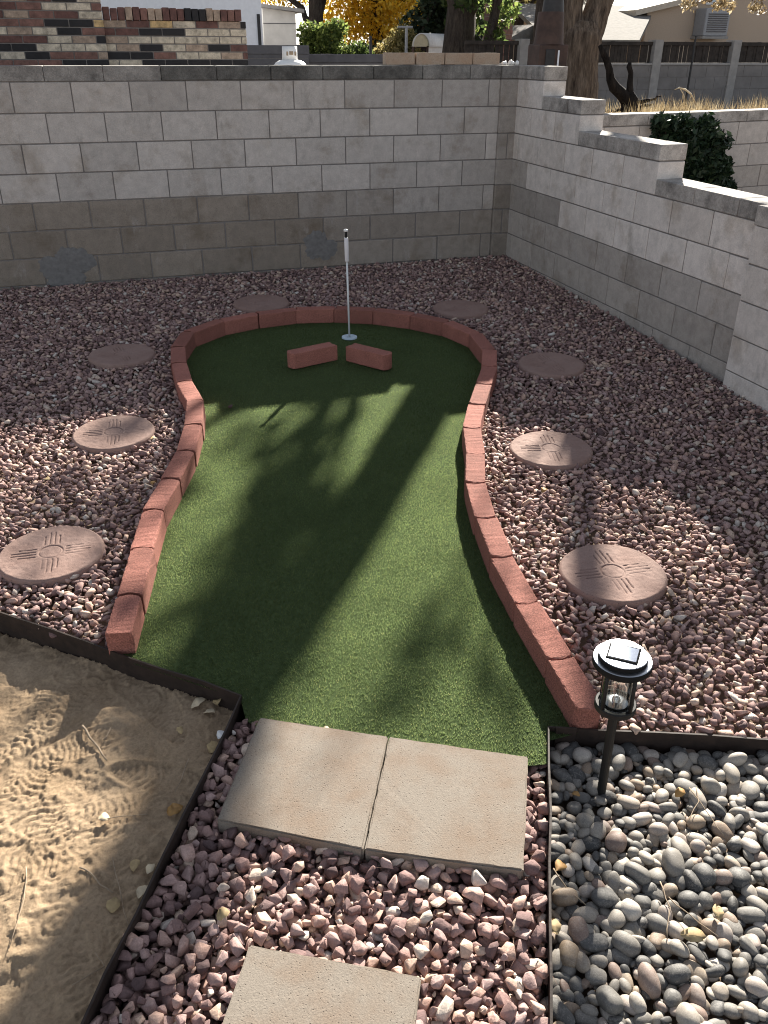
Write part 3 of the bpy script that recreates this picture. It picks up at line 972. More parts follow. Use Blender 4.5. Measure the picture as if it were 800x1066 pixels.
def sand_h(x, y):
    i = int(np.clip((x - SX0) / step, 0, SZ.shape[1] - 1)); j = int(np.clip((y - SY0) / step, 0, SZ.shape[0] - 1))
    return float(SZ[max(j - 2, 0):j + 3, max(i - 2, 0):i + 3].max())


def rest(q, dz):
    q = np.array(q, float)
    if dz < -0.05: q[2] = sand_h(q[0], q[1]) + (dz - SANDZ) * 0.35
    return q

# ------------------------------------------------------------------ crushed rock
def rock_protos(n, pts, seed, bev=0.0):
    out = []
    r = random.Random(seed)
    for k in range(n):
        bm = bmesh.new()
        e = 0.85
        for i in range(pts):
            v = Vector((r.gauss(0, 1), r.gauss(0, 1), r.gauss(0, 1))).normalized()
            # squash towards a rough block: blend sphere and cube
            mx = max(abs(v.x), abs(v.y), abs(v.z))
            v = v * (1 - e) + v / mx * e * 0.8
            v *= r.uniform(0.8, 1.04)
            bm.verts.new(v)
        res = bmesh.ops.convex_hull(bm, input=bm.verts[:])
        loose = [g for g in res['geom_interior'] if isinstance(g, bmesh.types.BMVert)] + [v for v in bm.verts if not v.link_faces]
        bmesh.ops.delete(bm, geom=list(set(loose)), context='VERTS')
        if bev:
            bmesh.ops.bevel(bm, geom=bm.edges[:], offset=bev, segments=1, affect='EDGES')
        bmesh.ops.triangulate(bm, faces=bm.faces[:])
        bm.verts.index_update()
        VV = np.array([v.co[:] for v in bm.verts])
        FF = np.array([[v.index for v in f.verts] for f in bm.faces])
        bm.free()
        out.append((VV, FF))
    return out


def rand_rot(n, tilt):
    """rotation matrices: spin about z plus a tilt of up to `tilt`"""
    a = rng.uniform(0, 2 * np.pi, n); t = rng.uniform(0, tilt, n); b_ = rng.uniform(0, 2 * np.pi, n)
    def rz(a):
        z = np.zeros((n, 3, 3)); z[:, 0, 0] = np.cos(a); z[:, 0, 1] = -np.sin(a); z[:, 1, 0] = np.sin(a); z[:, 1, 1] = np.cos(a); z[:, 2, 2] = 1
        return z
    rx = np.zeros((n, 3, 3)); rx[:, 0, 0] = 1; rx[:, 1, 1] = np.cos(t); rx[:, 1, 2] = -np.sin(t); rx[:, 2, 1] = np.sin(t); rx[:, 2, 2] = np.cos(t)
    return rz(b_) @ rx @ rz(a)


class Heap:
    """drops stones one by one onto a height field, each onto the lowest of a few spots"""
    def __init__(s, x0, x1, y0, y1, cell, base, maskf, emb=0.55):
        s.emb = emb
        s.x0, s.y0, s.c = x0, y0, cell
        s.nx, s.ny = int((x1 - x0) / cell), int((y1 - y0) / cell)
        X, Y = np.meshgrid(x0 + (np.arange(s.nx) + .5) * cell, y0 + (np.arange(s.ny) + .5) * cell)
        s.h = np.full((s.ny, s.nx), base, dtype=float)
        s.ok = maskf(X, Y)
        s.idx = np.argwhere(s.ok)

    def drop(s, r, hz, tries=5):
        best = None
        pick = s.idx[np.random.default_rng(random.getrandbits(32)).integers(0, len(s.idx), tries)] if False else s.idx[[random.randrange(len(s.idx)) for _ in range(tries)]]
        k = max(1, int(round(r * 0.8 / s.c)))
        for (j, i) in pick:
            a0, a1, b0, b1 = max(j - k, 0), j + k + 1, max(i - k, 0), i + k + 1
            v = s.h[a0:a1, b0:b1].mean()
            if best is None or v < best[0]: best = (v, j, i, a0, a1, b0, b1)
        v, j, i, a0, a1, b0, b1 = best
        zc = v + hz * s.emb
        yy = (np.arange(a0, min(a1, s.ny)) - j)[:, None] * s.c
        xx = (np.arange(b0, min(b1, s.nx)) - i)[None, :] * s.c
        q = 1 - (xx * xx + yy * yy) / (r * r)
        s.h[a0:a1, b0:b1] = np.maximum(s.h[a0:a1, b0:b1], np.where(q > 0, zc + hz * np.sqrt(np.maximum(q, 0)) * 0.8, -9))
        return s.x0 + (i + random.random()) * s.c, s.y0 + (j + random.random()) * s.c, zc


def stones_mesh(name, protos, P, S, Rm, tone):
    """P positions, S per-axis scales, Rm rotations"""
    Vs, Fs, Ts = [], [], []
    base = 0
    which = rng.integers(0, len(protos), len(P))
    for k, (pv, pf) in enumerate(protos):
        sel = np.nonzero(which == k)[0]
        if not len(sel): continue
        q = pv[None, :, :] * S[sel][:, None, :]
        q = np.einsum('nij,nvj->nvi', Rm[sel], q) + P[sel][:, None, :]
        m_ = len(pv)
        Vs.append(q.reshape(-1, 3))
        Fs.append((pf[None, :, :] + (np.arange(len(sel)) * m_)[:, None, None] + base).reshape(-1, 3))
        Ts.append(np.repeat(tone[sel], len(pf)))
        base += len(sel) * m_
    return np_mesh(name, np.concatenate(Vs), np.concatenate(Fs), {'tone': np.concatenate(Ts)})


def offset_ring(off):
    """curb centre line pushed outwards"""
    out = []
    for i, q in enumerate(ring):
        t = ring[min(i + 1, len(ring) - 1)] - ring[max(i - 1, 0)]
        t = t / np.linalg.norm(t)
        out.append(tuple(q + np.array([-t[1], t[0]]) * off))
    return out


curb_out = offset_ring(0.047)
green_block = curb_out + [tuple(R0 + np.array([-.02, -.3])), tuple(S1b + np.array([.1, -.2])), tuple(S1b)]


def main_mask(X, Y):
    m_ = (X < 0.03) & (Y < -0.02) & (X > -5.3)
    m_ &= ~inside(green_block, X, Y)
    m_ &= ((X - S1a[0]) * -d1[1] + (Y - S1a[1]) * d1[0]) > 0.012         # beyond the sand strip
    m_ &= ((X - R0[0]) * -dr[1] + (Y - R0[1]) * dr[0] > 0.012) | (X < R0[0] - .02)
    m_ &= ~((X < R0[0]) & (Y < -5.2) & (X > -2.6))
    for (c, rz, lab) in stones:
        m_ &= (X - c[0]) ** 2 + (Y - c[1]) ** 2 > 0.197 ** 2
    return m_


hp = Heap(-5.3, 0.1, -6.6, 0.0, 0.009, 0.0, main_mask, 0.72)
N = 44000
Ps, Ss = [], []
for k in range(N):
    r = random.choice((0.008, 0.011, 0.013, 0.015, 0.017, 0.019)) * random.uniform(0.85, 1.15)
    hz = r * random.uniform(0.42, 0.85)
    x, y, z = hp.drop(r, hz, 5)
    Ps.append((x, y, z)); Ss.append((r * random.uniform(1.0, 1.7), r * random.uniform(.75, 1.0), hz))
Ps = np.array(Ps); Ss = np.array(Ss)
topz = np.percentile(hp.h[hp.ok], 60)
Ps[:, 2] += G(Ps[:, 0], Ps[:, 1]) - topz + 0.004
tone = np.clip(rng.beta(1.5, 1.75, N), 0, 1)
tone[rng.random(N) < 0.035] = rng.uniform(.93, 1, (rng.random(N) < 2).sum())[:1]
protos = rock_protos(30, 14, 3)
o = link('gravel', stones_mesh('gravel', protos, Ps, Ss, rand_rot(N, 1.0), tone), M['gravel'])
tag(o, 'pinkish crushed rock spread around the putting green', 'gravel', kind='stuff')

fg_poly = [tuple(S1b + d2 * .03 + np.array([.012, 0.0])), tuple(R0 + np.array([-.012, -.0])), tuple(R2far + np.array([-.012, 0])), tuple(S2far + np.array([.012, 0]))]


def fg_mask(X, Y):
    m_ = inside(fg_poly, X, Y)
    m_ &= ~inside([tuple(q) for q in pad_poly], X, Y) & ~inside([tuple(q) for q in pad2_poly], X, Y)
    # nothing above the far edge of the pavers (turf)
    e = P1 - P0
    side = (X - P0[0]) * -e[1] + (Y - P0[1]) * e[0]
    m_ &= side < 0.004
    return m_


hp = Heap(-4.4, -2.1, -7.4, -5.0, 0.006, 0.0, fg_mask, 0.7)
N = 8200
Ps, Ss = [], []
for k in range(N):
    r = random.choice((0.006, 0.009, 0.012, 0.015, 0.018, 0.021, 0.023)) * random.uniform(0.85, 1.15)
    hz = r * random.uniform(0.5, 0.9)
    x, y, z = hp.drop(r, hz, 6)
    Ps.append((x, y, z)); Ss.append((r * random.uniform(1.0, 1.4), r * random.uniform(.8, 1.02), hz))
Ps = np.array(Ps); Ss = np.array(Ss)
topz = np.percentile(hp.h[hp.ok], 60)
Ps[:, 2] += G(Ps[:, 0], Ps[:, 1]) - topz - 0.009
tone = np.clip(rng.beta(1.5, 1.75, N), 0, 1)
tone[rng.random(N) < 0.012] = 0.95
o = link('gravel', stones_mesh('gravel', rock_protos(40, 17, 8, 0.05), Ps, Ss, rand_rot(N, 0.9), tone), M['gravel'])
tag(o, 'coarse pinkish crushed rock around the pavers in the foreground', 'gravel', kind='stuff')

# ------------------------------------------------------------------ river pebbles
def pebble_protos(n, seed):
    out = []
    r = random.Random(seed)
    for k in range(n):
        bm = bmesh.new()
        bmesh.ops.create_icosphere(bm, subdivisions=3, radius=1.0)
        a = [Vector((r.gauss(0, 1), r.gauss(0, 1), r.gauss(0, 1))).normalized() for _ in range(4)]
        wts = [r.uniform(-.26, .24) for _ in range(4)]
        pw = r.uniform(0.74, 1.02)
        for v in bm.verts:
            d = v.co.copy()
            f = 1 + sum(w_ * max(0, d.dot(q)) ** 2 for w_, q in zip(wts, a))
            v.co = Vector([math.copysign(abs(c) ** pw, c) for c in d]) * f
        bm.verts.index_update()
        out.append((np.array([v.co[:] for v in bm.verts]), np.array([[v.index for v in f.verts] for f in bm.faces])))
        bm.free()
    return out


peb_poly = [tuple(R0 + d3 * .012 + dr * .012), tuple(Rfar + d3 * .012), (Rfar[0], -7.6), tuple(R2far + np.array([.5, -.5])), tuple(R2far + dr * .012)]
LB = gp(628, 814)
hp = Heap(-3.2, 0.3, -7.7, -5.4, 0.006, 0.0, lambda X, Y: inside(peb_poly, X, Y) & ((X - LB[0]) ** 2 + (Y - LB[1]) ** 2 > .02 ** 2))
pp = pebble_protos(22, 4)


def pebble_spec():
    r = random.choice((0.007, 0.0095, 0.012, 0.014, 0.016, 0.019, 0.022)) * random.uniform(0.88, 1.14)
    hz = r * random.uniform(0.48, 0.9)
    return r, hz, (r * random.uniform(1.0, 1.5), r * random.uniform(.76, 1.05), hz)


bed, top_p = [], []
for k in range(5600):
    r, hz, s = pebble_spec()
    bed.append((*hp.drop(r, hz, 5), *s))
hv0 = hp.h.copy()
# the top layer: individuals inside the view
def in_view(x, y):
    q = ROT @ (np.array([x, y, G(x, y)]) - CAM)
    px, py = 400 + FPX * q[0] / q[2], 533 + FPX * q[1] / q[2]
    return -12 < px < 812 and py < 1080
tries = 0
while len(top_p) < 300 and tries < 3000:
    tries += 1
    r, hz, s = pebble_spec()
    r, hz, s = r * 1.15, hz * 1.15, tuple(c * 1.15 for c in s)
    save = hp.h.copy() if False else None
    # choose only spots in the picture
    for _ in range(40):
        j, i = hp.idx[random.randrange(len(hp.idx))]
        if in_view(hp.x0 + i * hp.c, hp.y0 + j * hp.c): break
    keep_idx = hp.idx
    cand = []
    for _ in range(7):
        for _ in range(60):
            j, i = keep_idx[random.randrange(len(keep_idx))]
            if in_view(hp.x0 + i * hp.c, hp.y0 + j * hp.c):
                cand.append((j, i)); break
    hp.idx = np.array(cand)
    p_ = hp.drop(r, hz, len(cand))
    hp.idx = keep_idx
    top_p.append((*p_, *s))
PEB_TOP = -0.048
topz = np.percentile(hp.h[hp.ok], 60)
bed = np.array(bed)
bed[:, 2] += G(bed[:, 0], bed[:, 1]) - topz + PEB_TOP
o = link('pebbles', stones_mesh('pebbles', pp, bed[:, :3], bed[:, 3:], rand_rot(len(bed), 0.55), rng.random(len(bed))), M['pebble_bed'])
o.data.polygons.foreach_set('use_smooth', np.ones(len(o.data.polygons), bool))
tag(o, 'lower and outlying smooth river pebbles of the pebble bed', 'pebbles', kind='stuff')
peb_me = []
for pv, pf in pp:
    me = np_mesh('river_pebble', pv, pf, smooth=True)
    me.materials.append(M['pebble'])
    peb_me.append(me)
rots = rand_rot(len(top_p), 0.5)
first = []
for k, q in enumerate(top_p):
    if k < len(peb_me):
        o = bpy.data.objects.new('river_pebble', peb_me[k]); first.append(o)
        tag(o, 'smooth rounded river pebble lying among many in the bed around the solar lantern', 'pebble', 'river pebbles in the bed around the lantern')
    else:
        o = first[k % len(peb_me)].copy()
    COL.objects.link(o)
    mat = Matrix(rots[k].tolist()).to_4x4()
    o.matrix_world = Matrix.Translation((q[0], q[1], q[2] + G(q[0], q[1]) - topz + PEB_TOP)) @ mat @ Matrix.Diagonal((*q[3:6], 1))

# ------------------------------------------------------------------ solar lantern
lz = G(LB[0], LB[1]) - 0.004
lan = empty('solar_lantern', (LB[0], LB[1], lz), rad(-14))
lan.rotation_euler = (rad(0.5), rad(-0.6), rad(-40))
tag(lan, 'black solar path lantern with glass cylinder and steel lid standing in the river pebbles', 'lantern')
mb = MB(); mb.tube([(0, 0, -0.09), (0, 0, 0.275)], [0.0125, 0.0125], 16); mb.build('stake', M['black'], lan)
mb = MB(); mb.lathe([(0, 0.268), (0.02, 0.268), (0.046, 0.276), (0.055, 0.285), (0.0555, 0.300), (0.053, 0.303), (0.047, 0.303), (0.046, 0.298), (0.0, 0.298)], 48)
br = mb.build('base_ring', M['black'], lan); auto_smooth(br)
mb = MB(); mb.lathe([(0.0415, 0.2995), (0.0415, 0.430), (0.0395, 0.430), (0.0395, 0.2995), (0.0415, 0.2995)], 48); g_ = mb.build('glass_cylinder', M['glass'], lan); auto_smooth(g_)
mb = MB(); mb.lathe([(0.0, 0.3), (0.03, 0.3), (0.032, 0.303), (0.02, 0.309), (0.012, 0.309), (0.009, 0.318), (0.006, 0.322), (0, 0.323)], 32)
lamp = mb.build('bulb_holder', M['lid'], lan); auto_smooth(lamp)
for k in range(4):
    a = rad(45 + 90 * k + 12)
    mb = MB(); mb.tube([(0.050 * math.cos(a), 0.050 * math.sin(a), 0.296), (0.050 * math.cos(a), 0.050 * math.sin(a), 0.436)], [0.0052, 0.0052], 10); mb.build('bar', M['black'], lan, True)
mb = MB(); mb.lathe([(0.0, 0.425), (0.055, 0.425), (0.0745, 0.430), (0.0765, 0.433), (0.0765, 0.4475), (0.0755, 0.4492)], 64); sk = mb.build('lid_skirt', M['matte'], lan); auto_smooth(sk)
mb = MB(); mb.lathe([(0.0755, 0.4494), (0.0738, 0.4508), (0.0640, 0.4512), (0.0, 0.4512)], 64); ld = mb.build('lid', M['lid'], lan); auto_smooth(ld)
mb = MB(); mb.lathe([(0.0636, 0.4508), (0.0636, 0.4630), (0.0628, 0.4640)], 64); tier = mb.build('tier_band', M['matte'], ld); auto_smooth(tier)
mb = MB(); mb.lathe([(0.0629, 0.4638), (0.0610, 0.4655), (0.0, 0.4662)], 64); tp_ = mb.build('tier_top', M['lid'], ld); auto_smooth(tp_)
mb = MB(); mb.cbox((-0.0400, -0.0330, 0.461), (0.0400, 0.0330, 0.4685), 0.0008)
fr = mb.build('panel_frame', M['matte'], ld)
mb = MB(); mb.cbox((-0.0355, -0.0285, 0.464), (0.0355, 0.0285, 0.4692), 0.0003); mb.build('solar_panel', M['cell'], ld)

# ------------------------------------------------------------------ block walls
def frame(origin, d):
    d = Vector((d[0], d[1], 0)).normalized()
    n = Vector((d.y, -d.x, 0))          # front normal: right of travel
    Mx = Matrix(((d.x, -n.x, 0, origin[0]), (d.y, -n.y, 0, origin[1]), (0, 0, 1, 0), (0, 0, 0, 1)))
    return Mx                            # local: x along, y into the wall, z up


def wall_course(mb, Mx, s0, s1, z0, z1, joint, length, thick, tonef, gap=0.0075, cham=0.003, front=0.0, rs=None):
    rs = rs or random
    k = math.floor((s0 - joint) / length) - 1
    while True:
        a = max(s0, joint + k * length); b_ = min(s1, joint + (k + 1) * length)
        k += 1
        if joint + k * length - length > s1: break
        if b_ - a < 0.03: continue
        t, old = tonef((a + b_) / 2)
        jj = rs.uniform(-.0015, .0015) if old < .5 else rs.uniform(-.0035, .0015)
        ga = gap / 2 if a > s0 + 1e-6 else 0.0005
        gb = gap / 2 if b_ < s1 - 1e-6 else 0.0005
        mb.cbox((a + ga, front + jj, z0 + gap / 2), (b_ - gb, thick + jj, z1 - gap / 2 + rs.uniform(-.0015, .0005)), cham if old < .5 else cham + rs.uniform(.001, .005), t, old, Mx)


wr = random.Random(3)
# back wall: travels in +x, front towards -y
bw = empty('block_wall', (-3, 0.1, 0.2))
tag(bw, 'long grey concrete block wall across the back of the yard, with a dark weathered cap', 'wall')
Mb = frame((0, 0), (1, 0))
Mb = Matrix.Translation(-Vector(bw.location)) @ Mb
blk, mor = MB(), MB()
XO = -3.494
WL, WRt = -7.5, -0.145
for c in range(1, 9):
    z1 = ZC - (c - 1) * V; z0 = z1 - V
    def tf(s, c=c):
        px = (s + 4.247) / 4.2
        if c <= 4:
            return (wr.uniform(.3, .75) + (0.12 if c in (2, 3) else 0) - (0.15 if c == 1 and wr.random() < .4 else 0), 0.12 if c == 1 else 0.0)
        if c == 5:
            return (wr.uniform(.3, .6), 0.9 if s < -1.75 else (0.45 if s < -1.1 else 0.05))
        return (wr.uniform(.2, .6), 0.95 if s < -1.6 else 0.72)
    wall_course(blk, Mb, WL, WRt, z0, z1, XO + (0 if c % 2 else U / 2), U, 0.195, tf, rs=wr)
mor.box((WL, 0.006, -0.1), (WRt, 0.189, ZC + 0.002), M=Mb)
# pier in the corner
for c in range(1, 9):
    z1 = ZC - (c - 1) * V; z0 = z1 - V
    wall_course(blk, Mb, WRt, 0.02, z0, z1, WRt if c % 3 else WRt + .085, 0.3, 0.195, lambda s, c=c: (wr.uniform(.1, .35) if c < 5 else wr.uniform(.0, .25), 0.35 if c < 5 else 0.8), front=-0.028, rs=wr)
mor.box((WRt + .004, -0.022, -0.1), (0.16, 0.187, ZC + 0.002), M=Mb)
mor.build('mortar', M['mortar'], bw)
blk.build('block_face', M['blocks'], bw)
cp = MB()
def tfc(s):
    if s < -3.05: return (wr.uniform(.45, .7), 0.38)
    if s < -1.0: return (wr.uniform(.3, .7), 0.92)
    if s < -0.45: return (wr.uniform(.4, .6), 0.75)
    return (wr.uniform(.35, .55), 0.35)
wall_course(cp, Mb, WL, WRt, ZC, ZC + 0.1016, XO - 0.17, U, 0.197, tfc, gap=0.003, front=-0.002, rs=wr)
wall_course(cp, Mb, WRt, 0.02, ZC, ZC + 0.1016, WRt, 0.3, 0.197, lambda s: (.35, .45), front=-0.03, rs=wr)
cp.build('wall_cap', M['cap'], bw)
# smeared cement repairs
def blob(name, cx, cz, w, h, seed, parent):
    r = random.Random(seed)
    n = 110
    out = []
    ph = [r.uniform(0, 6.3) for _ in range(8)]
    for i in range(n):
        t = 2 * math.pi * i / n
        k = 1 + 0.13 * math.sin(2 * t + ph[0]) + 0.10 * math.sin(3 * t + ph[1]) + 0.08 * math.sin(5 * t + ph[2]) + 0.05 * math.sin(8 * t + ph[3]) + 0.035 * math.sin(17 * t + ph[4]) + 0.02 * math.sin(29 * t + ph[5]) + r.uniform(-.018, .018)
        out.append((cx + w * k * math.cos(t), cz + h * k * math.sin(t)))
    mb = MB()
    c = (cx, -0.0085, cz)
    vs = [c] + [(x * .75 + cx * .25, -0.0075, z * .75 + cz * .25) for x, z in out] + [(x, -0.003, z) for x, z in out] + [(x, 0.01, z) for x, z in out]
    fs = [(0, 1 + (i + 1) % n, 1 + i)[::-1] for i in range(n)]
    for l in (0, 1):
        fs += [(1 + l * n + i, 1 + l * n + n + i, 1 + l * n + n + (i + 1) % n, 1 + l * n + (i + 1) % n)[::-1] for i in range(n)]
    vs = [Vector(q) - Vector(parent.location) for q in vs]
    mb.add(vs, fs)
    o = mb.build(name, M['patch'], parent)
    bm = bmesh.new(); bm.from_mesh(o.data); bmesh.ops.recalc_face_normals(bm, faces=bm.faces); bm.to_mesh(o.data); bm.free()
    return o
q = at(70, 280, 0.0); blob('cement_patch', q[0], q[2], 0.20, 0.16, 2, bw)
q = at(333, 256, 0.0); blob('cement_patch', q[0], q[2], 0.135, 0.12, 9, bw)

# right wall, stepping down towards the viewer: travels along -y, so the yard side is on its right
rang = 0.0191671
rd = (math.sin(rang), -math.cos(rang))
rw = empty('stepped_block_wall', (0.1, -1.5, 0.2))
tag(rw, 'pale concrete block wall on the right stepping down towards the viewer', 'wall')
Mr = Matrix.Translation(-Vector(rw.location)) @ frame((0, 0), rd)
# frame() puts the front to the right of travel = -x side
blk, mor, cp = MB(), MB(), MB()
TH = 0.195
steps = [(0.0, 0.481, 0), (0.481, 1.092, 1), (1.092, 2.135, 2), (2.135, 6.4, 3)]
SO = 0.30693
for (s0, s1, lev) in steps:
    zt = ZC - lev * V
    for c in range(lev + 1, 10):
        z1 = ZC - (c - 1) * V; z0 = z1 - V
        # blocks of this course may run under higher steps too: clip to this step's span
        def tf(s, c=c):
            if c >= 7: return (wr.uniform(.3, .6), 0.62)
            if c == 6: return (wr.uniform(.3, .55), 0.5) if s < 2.3 else (wr.uniform(.4, .6), .35)
            if c == 5 and s < 0.95: return (wr.uniform(.1, .3), 0.3)
            if c == 4 and s < 0.5: return (wr.uniform(.3, .5), 0.3)
            if c == 7: return (.5, .3)
            return (wr.uniform(.62, .95), 0.03 if wr.random() < .75 else 0.22)
        pass
    cap0 = s0 if lev == 0 else s0 - 0.0
    wall_course(cp, Mr, cap0, s1, zt, zt + 0.1016, s0 - (0.0 if lev else 0.15), 0.4064, TH + .002, lambda s, lev=lev: (wr.uniform(.45, .95), 0.12 if lev else 0.25), gap=0.007, front=-0.002, rs=wr)
for c in range(1, 10):
    z1 = ZC - (c - 1) * V; z0 = z1 - V
    s_end = 6.4
    s_end = [0.481, 1.092, 2.135, 6.4][min(c - 1, 3)]
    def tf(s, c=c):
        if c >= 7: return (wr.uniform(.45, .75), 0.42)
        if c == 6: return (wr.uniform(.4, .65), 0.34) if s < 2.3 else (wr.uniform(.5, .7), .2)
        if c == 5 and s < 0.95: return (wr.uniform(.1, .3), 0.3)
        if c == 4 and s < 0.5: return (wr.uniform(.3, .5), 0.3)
        return (wr.uniform(1.15, 1.5), 0.01 if wr.random() < .75 else 0.15)  # pale blocks, tone raised further to stand in for light bounced off gravel
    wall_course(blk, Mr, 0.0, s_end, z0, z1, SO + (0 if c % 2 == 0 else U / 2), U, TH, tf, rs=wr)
for (s0, s1, lev) in steps:
    mor.box((s0 + .004, 0.006, -0.1), (s1 - .004 if lev < 3 else s1, TH - .006, ZC - lev * V + .002), M=Mr)
mor.build('mortar', M['mortar'], rw)
blk.build('block_face', M['blocks'], rw)
cp.build('wall_cap', M['cap'], rw)
pr_, pm_ = MB(), MB()
for c in range(4, 10):
    z1 = ZC - (c - 1) * V; z0 = z1 - V
    wall_course(pr_, Mr, 3.197, 3.60, z0, z1, 3.197, 0.5, 0.0, lambda s: (wr.uniform(1.0, 1.25), 0.05), front=-0.075, rs=wr)
pm_.box((3.203, -0.069, -0.1), (3.594, 0.004, ZC - 3 * V), M=Mr)
pl = pr_.build('pilaster', M['blocks'], rw)
o = pm_.build('pilaster_core', M['mortar'], rw)
cp = MB(); cp.cbox((3.19, -0.08, ZC - 3 * V), (3.607, -0.003, ZC - 3 * V + .1016), 0.004, .6, .1, Mr)
cp.build('pilaster_cap', M['cap'], rw)

# neighbour's low wall behind, running off to the right
nw = empty('neighbour_wall', (2.5, 0.5, 0.3))
tag(nw, 'low pale block wall behind the stepped wall, with ivy hanging over it', 'wall')
nd_ = (1, 0.15)
Mn = Matrix.Translation(-Vector(nw.location)) @ frame((0.22, NWy(0.22)), nd_)
blk, mor, cp = MB(), MB(), MB()
ztop = 1.355
for c in range(0, 6):
    z1 = ztop - .1016 - c * V; z0 = z1 - V
    wall_course(blk, Mn, 0, 9.0, z0, z1, 0.17 + (0 if c % 2 else U / 2), U, 0.19, lambda s, c=c: (wr.uniform(.5, .85), .05 if c < 2 else .3), rs=wr)
mor.box((0.002, 0.006, 0.0), (9.0, 0.184, ztop - .1), M=Mn)
wall_course(cp, Mn, 0, 9.0, ztop - .1016, ztop, 0.05, 0.61, 0.196, lambda s: (wr.uniform(.6, .9), 0.05), front=-.003, rs=wr)
mor.build('mortar', M['mortar'], nw); blk.build('block_face', M['blocks'], nw); cp.build('wall_cap', M['cap'], nw)

# four spare tan blocks lying on the back wall
xa = [-1.085, -0.835, -0.612, -0.405, -0.175]
xa = [at(402.5, 60, 0.03)[0], at(434, 60, 0.03)[0], at(464, 60, 0.03)[0], at(493, 60, 0.03)[0], at(521.5, 60, 0.03)[0]]
for i in range(4):
    mb = MB()
    w_ = xa[i + 1] - xa[i] - (0.014 if i == 0 else 0.006)
    mb.cbox((0, 0, 0), (w_, 0.10, 0.083), 0.003)
    o = mb.build('cap_block', M['tanblock'], loc=(xa[i], 0.03 + (0, .004, -.003, .002)[i], ZC + 0.1032), rot=(0, 0, rad((0.6, -.5, .3, 0)[i])))
    tag(o, ['leftmost', 'second from left', 'third from left', 'rightmost'][i] + ' of four small tan blocks lying in a row on the back wall', 'block', 'spare tan blocks on the back wall')
# a clump of small white stones on the wall corner
for i in range(5):
    pv, pf = pp[i]
    me = np_mesh('white_stone', pv, pf, smooth=True)
    q = at(525 + i * 3.4, 64, 0.09)
    o = link('white_stone', me, M['white'], loc=(q[0], q[1] + (i % 2) * .03, ZC + .1016 + .012), rot=(0, 0, i))
    o.scale = (0.020, 0.014, 0.013 + .004 * (i % 3))
    tag(o, 'small white stone in a short row on the corner of the back wall', 'stone', 'white stones on the wall corner')

# ------------------------------------------------------------------ leaves and sticks lying about
def leaf_mesh(kind_seed, L, W):
    r = random.Random(kind_seed)
    n = 7
    vs, fs = [], []
    for i in range(n):
        t = i / (n - 1)
        w_ = W * math.sin(math.pi * min(1, t * .95 + .05)) ** .8 * (1 + r.uniform(-.15, .15)) + .0008
        x = (t - .5) * L
        z = 0.008 * math.sin(t * 3.1) * r.uniform(.5, 1.4)
        cu = W * 0.35
        vs += [(x, -w_, z + cu), (x, 0, z), (x, w_, z + cu * r.uniform(.4, 1.2))]
    for i in range(n - 1):
        a = i * 3
        fs += [(a, a + 1, a + 4, a + 3), (a + 1, a + 2, a + 5, a + 4)]
    nv = len(vs)
    vs2 = [(x, y, z - .0009) for x, y, z in vs]
    mb = MB(); mb.add(vs + vs2, fs + [tuple(q + nv for q in f)[::-1] for f in fs] +
                      [(i * 3, i * 3 + 3, nv + i * 3 + 3, nv + i * 3) for i in range(n - 1)] + [(i * 3 + 2, nv + i * 3 + 2, nv + i * 3 + 5, i * 3 + 5) for i in range(n - 1)])
    return mb.mesh('fallen_leaf', True)


